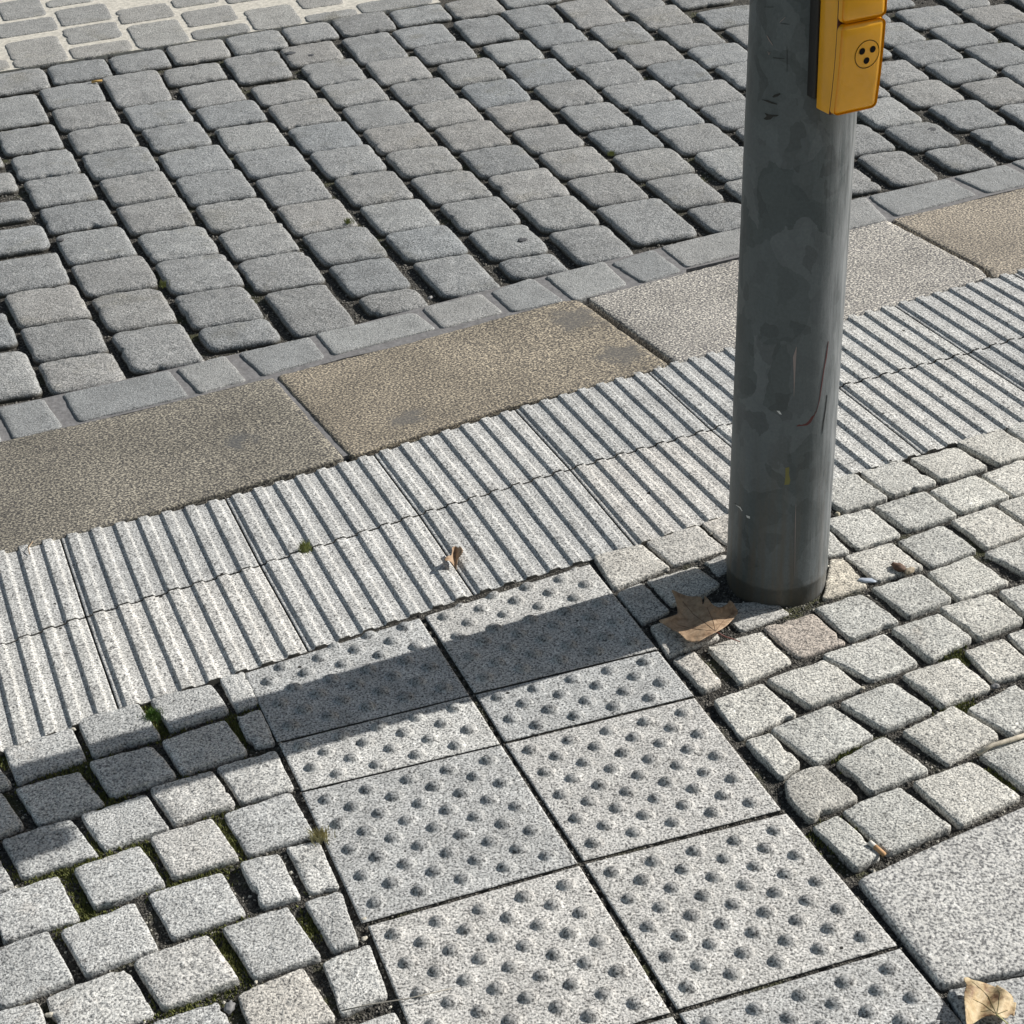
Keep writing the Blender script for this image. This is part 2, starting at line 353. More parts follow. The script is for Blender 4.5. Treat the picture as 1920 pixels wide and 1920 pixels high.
# ------------------------------------------------------------------ mortared setts beyond the saw cut
MQ = [(0, 245, -10, 106), (-330, -40, 60, 150), (265, 590, -25, 36), (325, 607, 25, 137), (660, 967, 20, 126), (968, 1205, -30, 38), (1033, 1328, 33, 141), (1290, 1560, -50, 12), (1360, 1745, 22, 185), (1655, 1905, -35, 46), (1712, 2040, 50, 150),
      (-70, 302, 100, 217), (353, 672, 124, 242), (718, 1075, 114, 300), (1083, 1440, 132, 270), (30, 400, 203, 400), (398, 765, 227, 370), (-300, 68, 338, 430), (-340, -10, 180, 290), (2000, 2410, -30, 76)]
mp_ = []
for b in MQ:
    p = ccw(ground(bbox_quad('00', b))); p = clip(p, -cn, -(cc+.004))
    if len(p) > 2 and abs(area(p)) > .001: mp_.append(p)
mp_ = separate([[q+(q-np.mean(p, axis=0))*.07 for q in p] for p in mp_], .012)
mp_ = [clip(p, -cn, -(cc+.004)) for p in mp_]
for i, p in enumerate(mp_):
    vs, fs, c = stone(p, rc=.022, step=.009, amp=.0016, rings=R_FLAT, z0=.0008, dome=.0005, tilt=.002, rough=.0006, seed=700+i)
    o = link('mortared_sett', mesh_from('mortared_sett', vs, fs), M_DARK, cat='paving stone', group='grey setts bedded in pale mortar',
             label='grey sett bedded flush in pale mortar in the top left corner of the crossing', color=(1.1, 1.08, 1.05))
    o.location = (c[0], c[1], 0)
cd = (CUT_B-CUT_A)/np.linalg.norm(CUT_B-CUT_A)
slab = [CUT_A-cd*1.2+cn*.004, CUT_B+cd*.0+cn*.004, CUT_B+cd*.05+cn*1.6, CUT_A-cd*1.2+cn*1.6]
def prism(poly, z1, z0):
    p = ccw(poly); k = len(p)
    vs = [(q[0], q[1], z0) for q in p]+[(q[0], q[1], z1) for q in p]
    return vs, [tuple(range(k, 2*k))]+[(i, (i+1) % k, k+(i+1) % k, k+i) for i in range(k)]
vs, fs = prism(slab, -.0035, -.06)
link('mortar_bed', mesh_from('mortar_bed', vs, fs, False), M_MORTAR, kind='structure')
# cement filling between the flat setts
a0, a1 = G(*zf('01', (-600, 560))), G(*zf('01', (-600, 470)))
up_line = [zf('01', (-330, 420)), zf('01', (240, 310)), zf('01', (945, 148)), zf('01', (1740, -35)), zf('10', (770, 1635)), zf('10', (1475, 1463)), zf('20', (360, 1266)), zf('20', (1030, 1098)), zf('20', (1810, 918)), zf('20', (2250, 800))]
lo_line = [zf('20', (2420, 930)), zf('20', (1720, 1092)), zf('20', (1165, 1240)), zf('20', (20, 1505)), (1280, 513), (1070, 563), (772, 640), (640, 669), (512, 706), (20, 823), (-120, 858)]
pl = ccw([G(*q) for q in up_line+lo_line])
vs, fs = prism(pl, -.0045, -.06)
link('gutter_mortar', mesh_from('gutter_mortar', vs, fs, False), M_MORTARG, kind='structure')
vs, fs = prism(ccw([G(*q) for q in ((508, 708), (522, 704), (662, 848), (643, 853))]), -.0035, -.06)
link('kerb_joint_mortar', mesh_from('kerb_joint_mortar', vs, fs, False), M_MORTARG, kind='structure')

# ------------------------------------------------------------------ kerb slabs
KL = [(-130, 1060), (0, 1028), (413, 915), (648, 848), (657, 845), (938, 756), (1198, 691), (1262, 670), (1583, 588), (1843, 514), (1856, 509), (1990, 475)]
KS_ = [([(-160, 866), (0, 828), (250, 772), (512, 707), (645, 849), (413, 915), (0, 1030), (-90, 1056)], (.76, .77, .79), 'leftmost brown kerb slab, dark and yellow flecked, below the flat setts'),
      ([(519, 705), (772, 641), (1058, 564), (1086, 563), (1254, 675), (1198, 692), (938, 757), (657, 846)], (.94, .90, .86), 'brown kerb slab with blotchy dark stains, left of the pole'),
      ([(1102, 560), (1280, 513), (1664, 413), (1842, 497), (1852, 511), (1583, 589), (1266, 671), (1207, 636)], (1.32, 1.38, 1.55), 'pale beige kerb slab behind the pole'),
      ([(1672, 411), (1920, 352), (2100, 310), (2330, 420), (1920, 497), (1862, 511), (1852, 497)], (1.08, 1.04, 1.03), 'pinkish brown kerb slab at the right edge')]
KS = []
for q, col, lab in KS_:           # lower edges reach the ribbed tiles
    KS.append(([(x, y+9) if any(abs(x-lx) < 12 and abs(y-ly) < 12 for lx, ly in ((648, 849), (413, 915), (0, 1030), (-90, 1056), (1254, 675), (1198, 692), (938, 757), (657, 846), (1842, 497), (1852, 511), (1583, 589), (1266, 671), (1920, 497), (1862, 511))) else (x, y) for x, y in q], col, lab))
for i, (q, col, lab) in enumerate(KS):
    p = ccw(ground(q))
    vs, fs, c = stone(p, rc=.003, step=.010, amp=.0006, rings=[(0, -.08), (0, -.005), (.001, -.0015), (.0035, 0), (.02, 0), (.05, 0)], z0=.0005, dome=0, tilt=.0008, rough=.0007, seed=900+i)
    o = link('kerb_slab', mesh_from('kerb_slab', vs, fs), M_KERB, cat='kerb stone', group='brown granite slabs of the kerb', label=lab, color=col); o.location = (c[0], c[1], 0)

# ------------------------------------------------------------------ ribbed tactile tiles
def bil(q, u, v):
    a = q[0]*(1-u)[..., None]+q[1]*u[..., None]; b = q[3]*(1-u)[..., None]+q[2]*u[..., None]
    return a*(1-v)[..., None]+b*v[..., None]
def tile(name, q, nu, nv, hf, seed, skirt=.05, inset=.0012, cutline=None, wav=0, row=0):
    """q: ground corners far-left, far-right, near-right, near-left"""
    q = [np.array(p) for p in q]; c = sum(q)/4
    if name == 'ribbed_tile':       # the cross joint between the two rows is the wider one
        e1, e2 = (q[3]-q[0])/np.linalg.norm(q[3]-q[0]), (q[2]-q[1])/np.linalg.norm(q[2]-q[1])
        q = [q[0]-e1*.001, q[1]-e2*.001, q[2]-e2*.0010, q[3]-e1*.0010] if row == 0 else [q[0]+e1*.0010, q[1]+e2*.0010, q[2]+e2*.0025, q[3]+e1*.0025]
    q = [p+(c-p)/np.linalg.norm(c-p)*inset*1.41 for p in q]
    vv_ = np.linspace(0, 1, nv)
    if nv < 20: vv_ = np.concatenate([[0, .006, .018], np.linspace(.05, .95, nv-6), [.982, .994, 1]])
    nv = len(vv_); u, v = np.meshgrid(np.linspace(0, 1, nu), vv_)
    P = bil(q, u, v); z = hf(u, v)
    vs = []
    for j in range(nv):
        for i in range(nu):
            g = P[j, i]; e = 0
            n1 = noise.noise(Vector((g[0]*260, g[1]*260, seed)))*.00045+noise.noise(Vector((g[0]*25, g[1]*25, seed)))*.0006
            ex = 0
            if wav and j in (0, nv-1): ex = noise.noise(Vector((g[0]*60, g[1]*60, 2)))*.0016
            edge = (i in (0, nu-1)) or (j in (0, nv-1))
            vs.append([g[0]-c[0]+ex*.4, g[1]-c[1]+ex, z[j, i]+n1-(.0012 if edge else 0)])
    fs = [(j*nu+i, (j+1)*nu+i, (j+1)*nu+i+1, j*nu+i+1) for j in range(nv-1) for i in range(nu-1)]
    ring = [i for i in range(nu)]+[j*nu+nu-1 for j in range(1, nv)]+[(nv-1)*nu+i for i in range(nu-2, -1, -1)]+[j*nu for j in range(nv-2, 0, -1)]
    b = len(vs)
    for r in ring: vs.append([vs[r][0], vs[r][1], vs[r][2]-.0004])       # soiled flanks start just under the arris
    for r in ring: vs.append([vs[r][0], vs[r][1], -skirt])
    k = len(ring)
    for i in range(k): fs.append((ring[i], ring[(i+1) % k], b+(i+1) % k, b+i)); fs.append((b+i, b+(i+1) % k, b+k+(i+1) % k, b+k+i))
    me = mesh_from(name, vs, fs)
    dm_ = me.attributes.new('dome', 'FLOAT', 'POINT'); dm_.data.foreach_set('value', [min(1.0, max(0.0, float(z[j, i]+.0026)/.0022)) if name == 'blister_tile' else 0.0 for j in range(nv) for i in range(nu)]+[0.0]*(2*k))
    at = me.attributes.new('soil', 'FLOAT', 'POINT'); at.data.foreach_set('value', [0.0]*b+[1.0]*(2*k))
    bm = bmesh.new(); bm.from_mesh(me)
    if cutline is not None:
        a, d = cutline        # keep the side opposite to normal d
        bmesh.ops.bisect_plane(bm, geom=bm.verts[:]+bm.edges[:]+bm.faces[:], plane_co=(a[0]-c[0], a[1]-c[1], 0), plane_no=(d[0], d[1], 0), clear_outer=True)
        eds = [e for e in bm.edges if e.is_boundary and abs((e.verts[0].co.xy+Vector(c)-Vector(a)).dot(Vector(d))) < 1e-4 and abs((e.verts[1].co.xy+Vector(c)-Vector(a)).dot(Vector(d))) < 1e-4]
        ex = bmesh.ops.extrude_edge_only(bm, edges=eds)
        for v_ in ex['geom']:
            if isinstance(v_, bmesh.types.BMVert): v_.co.z = -skirt
    bmesh.ops.recalc_face_normals(bm, faces=bm.faces); bm.to_mesh(me); bm.free()
    me.polygons.foreach_set('use_smooth', [True]*len(me.polygons))
    return me, c
def ribs(u, v, n=7, h=.0046):
    t = (u*n) % 1.0                                  # 0 = middle of a valley
    lo, a, b_, hi = .22, .27, .66, .74
    z = np.where(t < lo, 0, np.where(t < a, (t-lo)/(a-lo), np.where(t < b_, 1, np.where(t < hi, 1-(t-b_)/(hi-b_), 0))))
    return z*h-.0035
SEAM = [[(-205, 1083), (-170, 1265), (-140, 1458)], [(111.7, 1005), (160, 1153), (222, 1328)], [(421.7, 932), (486.7, 1057), (576.7, 1217)], [(700, 849), (785, 962), (887, 1111)],
        [(965, 765), (1068, 877), (1190, 1020)], [(1211.7, 692), (1333, 803), (1480, 925)], [(1447, 629), (1571.7, 723), (1728, 847)], [(1675, 569), (1813, 660), (1985, 773)],
        [(1897, 509), (2045, 592), (2225, 696)], [(2112, 452), (2270, 528), (2460, 625)]]
NAMES = ['at the left edge', 'second from the left edge', 'third from the left edge', 'fourth from the left edge', 'left of the pole', 'half hidden behind the pole', 'first right of the pole', 'second right of the pole', 'at the right edge']
k = 0
for r in (0, 1):
    for s in range(9):
        q = [SEAM[s][r], SEAM[s+1][r], SEAM[s+1][r+1], SEAM[s][r+1]]
        me, c = tile('ribbed_tile', ground(q), 7*22+1, 12, ribs, 40+k, wav=1, inset=.0013, row=r)
        o = link('ribbed_tile', me, M_TACT, cat='tactile tile', group='ribbed tactile tiles along the kerb',
                 label='pale ribbed tactile tile in the %s row, %s' % (('kerbside', 'lower')[r], NAMES[s]), color=(random.uniform(.96, 1.04),)*3)
        o.location = (c[0], c[1], 0); k += 1

# ------------------------------------------------------------------ blister tiles
def blis(rows_h, v0=0.0, flip=0):
    """staggered domes, 30 mm rows; rows_h tile height in m"""
    def f(u, v):
        z = np.zeros_like(u); y = v*rows_h
        kk = int(rows_h/.03)+3
        for a in range(-2, kk+2):
            yc = v0+a*.03
            for b in range(0, 6):
                uc = (.1 if (a+flip) % 2 == 0 else .2)+.2*b
                if uc > .93: continue
                if yc < .012 or yc > rows_h-.012: continue
                jx = random.uniform(-.003, .003)
                d = np.hypot((u-uc+jx)*.3, y-yc); hh = random.uniform(.0060, .0075)
                z = np.maximum(z, hh*np.clip(1-(d/.0118)**2.6, 0, 1)**.8)
        return z-.0028
    return f
J = {'A': (885, 1298)}
def extrap(p_near, p_far, length):
    a, b = G(*p_near), G(*p_far); return a+(b-a)/np.linalg.norm(b-a)*length
LT = [G(518, 1389), G(881, 1300)]; RT_ = [G(888, 1297), G(1234, 1214)]
cutA, cutB = G(457, 1262), G(1108, 1056); cl = cutB-cutA; cln = np.array([-cl[1], cl[0]])/np.linalg.norm(cl)
BT = [
 ([extrap((518, 1389), (457, 1262), .30), extrap((881, 1300), (789, 1158), .30), LT[1], LT[0]], .30, 0.03, 1, 1, 'cut blister tile touching the ribbed tiles, left one, crossed by the pole shadow'),
 ([extrap((888, 1297), (797, 1156), .30), extrap((1234, 1214), (1108, 1056), .30), RT_[1], RT_[0]], .30, 0.03, 1, 1, 'cut blister tile touching the ribbed tiles, right one, with the pole shadow across'),
 (ground([(520, 1391), (882, 1301), (939, 1391), (563, 1480)]), .130, .021, 0, 0, 'short cut blister tile in the left column, at the shadow edge'),
 (ground([(889, 1299), (1235, 1216), (1303, 1301), (944, 1388)]), .130, .021, 0, 0, 'short cut blister tile in the right column'),
 (ground([(563, 1482), (940, 1392), (1085, 1615), (676, 1729)]), .30, .03, 0, 0, 'whole blister tile in the left column, below the short cut tile'),
 (ground([(945, 1391), (1303, 1304), (1467, 1515), (1092, 1612)]), .30, .03, 0, 0, 'whole blister tile in the right column, below the short cut tile'),
 (ground([(687, 1732), (1087, 1618), (1259, 1895), (808, 2027)]), .30, .03, 0, 0, 'whole blister tile in the left column, near the bottom edge'),
 (ground([(1094, 1616), (1475, 1520), (1685, 1769), (1268, 1890)]), .30, .03, 0, 0, 'whole blister tile in the right column, beside the large granite slab'),
 (ground([(812, 2031), (1262, 1900), (1475, 2235), (950, 2400)]), .30, .03, 0, 0, 'lowest blister tile in the left column, only its corner in view'),
 (ground([(1270, 1896), (1688, 1773), (1930, 2060), (1480, 2230)]), .30, .03, 0, 0, 'lowest blister tile in the right column, cut off by the bottom edge')]
for i, (q, rh, v0, cut, fl, lab) in enumerate(BT):
    cutl = (cutA+cln*.002, cln) if cut else None
    if cut: f = blis(rh, .03, 0)
    else: f = blis(rh, v0, fl)
    me, c = tile('blister_tile', q, 121, 121 if rh > .2 else 55, f, 80+i, cutline=cutl)
    o = link('blister_tile', me, M_TACT, cat='tactile tile', group='blister tactile tiles', label=lab, color=(random.uniform(.95, 1.02),)*3)
    o.location = (c[0], c[1], 0)

# ------------------------------------------------------------------ light setts
LL = [
 [[(-230, 545), (-20, 470), (62, 570), (-130, 650)], [(18, 375), (402, 255), (482, 422), (92, 562)], [(440, 218), (775, 128), (897, 297), (522, 410)], [(845, 95), (1187, 13), (1287, 157), (957, 260)], [(1235, -20), (1370, -60), (1452, 112), (1330, 155)]],
 [[(-200, 700), (8, 612), (130, 800), (-60, 880)], [(90, 600), (442, 505), (582, 682), (215, 790)], [(503, 450), (868, 362), (1000, 520), (625, 637)], [(913, 335), (1262, 213), (1387, 387), (1020, 512)], [(1325, 188), (1465, 148), (1547, 335), (1415, 360)]],
 [[(-250, 1010), (-10, 985), (76, 1140), (-130, 1215)], [(13, 885), (392, 768), (547, 962), (125, 1092)], [(453, 745), (817, 635), (952, 822), (590, 952)], [(843, 600), (1192, 505), (1327, 677), (980, 792)], [(1208, 480), (1547, 383), (1652, 592), (1345, 677)]],
 [[(-40, 1205), (327, 1093), (442, 1322), (20, 1450)], [(420, 1050), (782, 923), (932, 1137), (540, 1277)], [(843, 870), (1192, 768), (1342, 982), (975, 1095)], [(1254, 740), (1632, 618), (1767, 852), (1395, 967)]],
 [[(-60, 1520), (267, 1408), (412, 1667), (0, 1835)], [(343, 1400), (752, 1243), (892, 1502), (490, 1652)], [(828, 1185), (1247, 1068), (1375, 1292), (970, 1432)], [(1348, 1015), (1572, 973), (1690, 1202), (1470, 1257)], [(1608, 925), (1792, 893), (1907, 1142), (1740, 1177)]],
 [[(-150, 1880), (202, 1788), (300, 1990), (-100, 2120)], [(243, 1775), (702, 1593), (862, 1862), (340, 2060)], [(748, 1570), (1162, 1418), (1343, 1672), (915, 1838)], [(1248, 1380), (1612, 1263), (1802, 1537), (1435, 1662)], [(1713, 1240), (1917, 1183), (2013, 1457), (1870, 1502)]],
 [[(350, 2110), (760, 1960), (880, 2130), (420, 2300)], [(850, 1920), (1222, 1793), (1310, 1965), (900, 2110)], [(1333, 1760), (1707, 1608), (1887, 1882), (1440, 2025)], [(1818, 1580), (2077, 1468), (2177, 1747), (1920, 1862)]],
 [[(1440, 2080), (1880, 1930), (2000, 2140), (1520, 2280)], [(1930, 1960), (2222, 1848), (2300, 2030), (2010, 2110)]],
]
LR = [  # right of the pole, rows counted down from the ribbed tiles
 ('21', [[(690, 820), (967, 748), (1157, 882), (903, 957)], [(1003, 740), (1227, 668), (1427, 792), (1170, 872)], [(1283, 665), (1537, 598), (1712, 707), (1460, 782)], [(1543, 575), (1792, 488), (1992, 622), (1770, 692)], [(1808, 485), (2052, 418), (2250, 530), (2000, 602)]]),
 ('21', [[(700, 1080), (820, 1068), (937, 1182), (808, 1212)], [(790, 1012), (1047, 948), (1227, 1087), (983, 1167)], [(1078, 940), (1362, 853), (1547, 977), (1263, 1062)], [(1393, 845), (1652, 753), (1842, 872), (1560, 962)], [(1673, 755), (1902, 668), (2122, 782), (1860, 872)]]),
 ('21', [[(830, 1228), (905, 1225), (1042, 1382), (788, 1452)], [(908, 1210), (1167, 1133), (1347, 1272), (1083, 1352)], [(1208, 1125), (1462, 1038), (1652, 1172), (1400, 1262)], [(1508, 1005), (1752, 923), (1952, 1062), (1710, 1162)], [(1768, 920), (1990, 848), (2180, 962), (1950, 1042)]]),
 ('21', [[(138, 1720), (442, 1638), (612, 1802), (328, 1922)], [(453, 1610), (742, 1533), (922, 1692), (650, 1777)], [(733, 1510), (1002, 1428), (1217, 1582), (935, 1682)], [(1058, 1390), (1332, 1308), (1527, 1452), (1275, 1552)], [(1368, 1310), (1622, 1213), (1832, 1352), (1540, 1457)], [(1698, 1190), (1932, 1103), (2132, 1242), (1930, 1312)]]),
 ('21', [[(175, 2020), (447, 1928), (647, 2102), (330, 2232)], [(475, 1905), (812, 1793), (1005, 1947), (710, 2052)], [(768, 1775), (1132, 1643), (1322, 1807), (1040, 1912)], [(1173, 1620), (1442, 1538), (1632, 1672), (1395, 1792)], [(1438, 1505), (1732, 1428), (1922, 1572), (1660, 1672)], [(1773, 1415), (1992, 1348), (2200, 1500), (1960, 1592)]]),
 ('21', [[(345, 2250), (492, 2213), (662, 2382), (560, 2457)], [(488, 2180), (817, 2043), (1077, 2222), (745, 2372)], [(883, 2035), (1175, 1922), (1402, 2067), (1140, 2187)], [(1233, 1880), (1542, 1783), (1732, 1947), (1460, 2047)], [(1588, 1740), (1812, 1668), (2000, 1842), (1750, 1912)], [(1828, 1645), (2000, 1598), (2150, 1702), (1960, 1782)]]),
 ('22', [[(575, 560), (650, 500), (792, 473), (992, 652), (720, 777), (598, 660)], [(868, 450), (1132, 308), (1392, 502), (1060, 617)], [(1238, 275), (1522, 138), (1782, 292), (1495, 457)], [(1598, 150), (1872, 13), (2100, 172), (1850, 292)]]),
 ('22', [[(733, 815), (872, 753), (1117, 962), (975, 1047)], [(888, 720), (1217, 593), (1512, 817), (1150, 962)], [(1288, 560), (1622, 448), (1902, 642), (1560, 802)], [(1668, 410), (1982, 268), (2200, 432), (1930, 602)]]),
]
LM = [('11', [(1420, 1215), (1692, 1143), (1857, 1277), (1535, 1397)], 'pinkish light sett left of the pole, at the corner of the ribbed tiles'),
      ('21', [(-205, 1125), (87, 1033), (242, 1172), (-60, 1257)], 'light grey sett left of the pole, touching the ribbed tiles'),
      ('21', [(110, 1025), (255, 968), (420, 1080), (240, 1142)], 'light sett partly hidden behind the foot of the pole'),
      ('11', [(1550, 1415), (1692, 1348), (1857, 1512), (1690, 1582)], 'small sett in the pole shadow beside the blister tiles'),
      ('21', [(-212, 1350), (72, 1268), (207, 1370), (100, 1437), (-60, 1482)], 'five sided sett in the pole shadow behind the big brown leaf'),
      ('21', [(113, 1240), (245, 1200), (300, 1290), (197, 1327)], 'tiny sett against the left side of the pole'),
      ('21', [(-180, 1600), (80, 1530), (210, 1660), (-80, 1772)], 'sett lying under the big brown leaf'),
      ('21', [(130, 1475), (520, 1468), (602, 1530), (330, 1627)], 'narrow sett between the pole foot and the big brown leaf'),
      ('21', [(-60, 1790), (62, 1743), (222, 1920), (110, 1962)], 'narrow pinkish sett beside the blister tiles, below the big brown leaf')]
light = []; lm = []
for r, row in enumerate(LL):
    for k, q in enumerate(row):
        col = (1, 1, 1); lab = 'light speckled sett, %s from the left in the %s row left of the blister tiles' % (ORD[k+1], ORD[r+1])
        if (r, k) == (6, 2): col = (1.0, .975, .94); lab = 'light sett with an orange tinged corner, left of the blister tiles near the bottom'
        light.append(ground(quad('02', q), -.003)); lm.append((lab, col, 'light speckled setts left of the blister tiles'))
for r, (t, row) in enumerate(LR):
    for k, q in enumerate(row):
        col = (1.05, 1.04, 1.0); lab = 'light speckled sett, %s from the left in the %s row right of the pole' % (ORD[k+1], ORD[r+1])
        if (r, k) == (2, 0): col = (1.0, .93, .82); lab = 'triangular tan sett touching the right side of the pole'
        if (r, k) == (3, 1): col = (1.05, .93, .84); lab = 'tan sett with rust coloured stains, in front of the pole'
        if (r, k) == (6, 0): col = (.9, .87, .82)
        light.append(ground(quad(t, q), -.003)); lm.append((lab, col, 'light speckled setts around the pole'))
for t, q, lab in LM:
    light.append(ground(quad(t, q), -.003)); lm.append((lab, (1.0, .97, .93), 'light speckled setts around the pole'))
light = [ccw([q+(q-np.mean(p, axis=0))/np.linalg.norm(q-np.mean(p, axis=0))*.0018 for q in p]) for p in light]
light = separate(light, .0075)
for i, (p, (lab, col, grp)) in enumerate(zip(light, lm)):
    vs, fs, c = stone(p, rc=.0045, step=.0045, amp=.0011, rings=R_LIGHT, z0=random.uniform(-.002, .0015), dome=.0006, tilt=.009, rough=.0008, seed=1000+i*3.7)
    g = random.uniform(.92, 1.04)
    o = link('granite_sett', mesh_from('granite_sett', vs, fs), M_LIGHT, label=lab, cat='paving stone', group=grp, color=tuple(x*g for x in col))
    o.location = (c[0], c[1], 0)
big = [(ground(quad('22', [(985, 1105), (1560, 845), (2250, 560), (2750, 1465), (1450, 1705)])), 'large smooth pale granite slab in the bottom right corner'),
       (ground(quad('22', [(1483, 1728), (2700, 1500), (2900, 2300), (1860, 2400)])), 'granite slab under the dry beige leaf, cut off by the bottom edge')]
for i, (p, lab) in enumerate(big):
    vs, fs, c = stone(p, rc=.003, step=.007, amp=.0007, rings=[(0, -.06), (0, -.006), (.0008, -.002), (.003, 0), (.015, 0), (.04, 0)], z0=.001, dome=0, tilt=.001, rough=.0004, seed=1500+i)
    o = link('granite_slab', mesh_from('granite_slab', vs, fs), M_SLAB, label=lab, cat='paving slab', group='pale granite slabs', color=(1, 1, 1)); o.location = (c[0], c[1], 0)

# ------------------------------------------------------------------ ground bed
PB = G(1455, 1080)                                   # foot of the pole
def bed(name, x0, x1, y0, y1, step, zf_):
    nx, ny = int((x1-x0)/step)+1, int((y1-y0)/step)+1
    vs = [(x0+i*step, y0+j*step, zf_(x0+i*step, y0+j*step)) for j in range(ny) for i in range(nx)]
    fs = [(j*nx+i, j*nx+i+1, (j+1)*nx+i+1, (j+1)*nx+i) for j in range(ny-1) for i in range(nx-1)]
    return link(name, mesh_from(name, vs, fs), M_BED, kind='structure')
K0 = G(1060, 563); KN = np.array([-math.sin(math.radians(24)), math.cos(math.radians(24))])
_tp = [np.array(ccw([q+(q-np.mean(t[0], axis=0))*.012 for q in t[0]])) for t in BT]
def in_tiles(x, y):
    for p in _tp[:10]:
        e = np.roll(p, -1, 0)-p
        if np.all(e[:, 0]*(y-p[:, 1])-e[:, 1]*(x-p[:, 0]) > 0): return True
    return False
def hz(x, y):
    d = math.hypot(x-PB[0], y-PB[1])
    z = -.0118+noise.noise(Vector((x*16, y*16, 0)))*.005+noise.noise(Vector((x*90, y*90, 3)))*.0025
    if d < .3: z += (1-d/.3)*.008
    if in_tiles(x, y): return -.0066+noise.noise(Vector((x*90, y*90, 3)))*.0012
    k_ = (x-K0[0])*KN[0]+(y-K0[1])*KN[1]          # beyond the kerb the joints are emptier
    if k_ > 0: z -= .007*min(1, k_/.03)
    return z
bed('joint_bed', -1.1, 1.1, 1.0, 2.9, .0085, hz)
GZ = -.020
vs = [(-30, 2.9, GZ), (30, 2.9, GZ), (30, 60, GZ), (-30, 60, GZ), (-30, -30, GZ), (30, -30, GZ), (30, 1.0, GZ), (-30, 1.0, GZ),
      (-1.1, 1.0, GZ), (-1.1, 2.9, GZ), (1.1, 1.0, GZ), (1.1, 2.9, GZ)]
link('ground', mesh_from('ground', vs, [(0, 1, 2, 3), (4, 5, 6, 7), (7, 8, 9, 0), (10, 6, 1, 11)], False), M_BED, kind='structure')
vs = [(-1.1, 1.0, -.03), (1.1, 1.0, -.03), (1.1, 2.9, -.03), (-1.1, 2.9, -.03)]
for_under = vs

# setts continuing outside the picture, one sheet of masonry each side of the kerb
def in_view(x, y, mrg):
    d = np.array([x, y, 0])-np.array([0, 0, H]); z = d@FW
    if z < .2: return False
    px, py = 960+F*(d@RT)/z, 960-F*(d@UP)/z
    return -mrg < px < 1920+mrg and -mrg < py < 1920+mrg
occupied = [np.mean(p, axis=0) for p in dark+light+drain]
_blk = [np.array(ccw(p)) for p in [b[0] for b in big]+[ground(q[0]) for q in KS]+[q[0] for q in BT]+[slab]]
def near_slab(x, y, g_):
    for p in _blk:
        e = np.roll(p, -1, 0)-p; l_ = np.hypot(e[:, 0], e[:, 1])
        if np.all((e[:, 0]*(y-p[:, 1])-e[:, 1]*(x-p[:, 0]))/l_ > -g_): return True
    return False
def surround(name, ang, pitch, side, m, rings_h):
    ax = np.array([math.cos(ang), math.sin(ang)]); ay = np.array([-ax[1], ax[0]])
    k0 = G(1060, 563); vs, fs = [], []
    for j in range(-30, 60):
        for i in range(-40, 40):
            c = k0+ax*(i+.5*(j % 2))*pitch+ay*(j*pitch)
            s = ay@(c-k0)
            if side > 0 and s < .26: continue
            if side < 0 and s > -1.15: continue
            if abs(c[0]) > 4.5 or c[1] > 9 or c[1] < -1.0: continue
            if in_view(c[0], c[1], 45): continue
            if min(np.hypot(*(o_-c)) for o_ in occupied) < pitch*.97: continue
            if near_slab(c[0], c[1], pitch*.72): continue
            h = pitch*.45; b = len(vs); cc_ = [(-h, -h), (h, -h), (h, h), (-h, h)]
            tz = random.uniform(-.002, .002)
            for (zz, f) in ((-.05, 1), (-.006, 1), (0, .9)):
                for (x, y) in cc_:
                    p = c+ax*x*f+ay*y*f; vs.append((p[0], p[1], zz+tz))
            for r in (0, 4):
                for t in range(4): fs.append((b+r+t, b+r+(t+1) % 4, b+r+4+(t+1) % 4, b+r+4+t))
            fs.append((b+8, b+9, b+10, b+11))
    link(name, mesh_from(name, vs, fs, False), m, kind='structure', color=(1, 1, 1))
surround('road', math.radians(24), .172, 1, M_DARK, 0)
surround('pavement', math.radians(24), .135, -1, M_LIGHT, 0)
def run_on(name, pa, pb, sgn, m, z):
    a, b = G(*pa), G(*pb); d = np.array([math.cos(math.radians(22)), math.sin(math.radians(22))])*sgn
    vs, fs = prism(ccw([a+d*.004, a+d*3.5, b+d*3.5, b+d*.004]), z, -.06); link(name, mesh_from(name, vs, fs, False), m, kind='structure', color=(1, 1, 1))
run_on('kerb', (-160, 866), (-90, 1060), -1, M_KERB, 0); run_on('kerb', (2100, 310), (2330, 420), 1, M_KERB, 0)
run_on('ribbed_paving', SEAM[0][0], SEAM[0][2], -1, M_TACT, 0); run_on('ribbed_paving', SEAM[9][0], SEAM[9][2], 1, M_TACT, 0)

# ------------------------------------------------------------------ grit and pebbles in the joints
polyall = [np.array(p) for p in dark+light+drain+[b[0] for b in big]+[ground(q[0]) for q in KS]]
def inside_any(pts, polys, grow=0):
    res = np.zeros(len(pts), bool)
    for p in polys:
        p = np.array(ccw(p)); mn, mx = p.min(0)-.01, p.max(0)+.01
        idx = np.where((pts[:, 0] > mn[0]) & (pts[:, 0] < mx[0]) & (pts[:, 1] > mn[1]) & (pts[:, 1] < mx[1]) & ~res)[0]
        if not len(idx): continue
        ins = np.ones(len(idx), bool)
        for i in range(len(p)):
            a, b = p[i], p[(i+1) % len(p)]; e = b-a
            ins &= (e[0]*(pts[idx, 1]-a[1])-e[1]*(pts[idx, 0]-a[0])) > -grow*np.linalg.norm(e)
        res[idx[ins]] = True
    return res
rng = np.random.default_rng(5)
tact = [np.array(ccw(q[0])) for q in BT]+[np.array(ccw(ground([SEAM[s][0], SEAM[s+1][0], SEAM[s+1][2], SEAM[s][2]]))) for s in range(9)]
cutp = tact[:2]
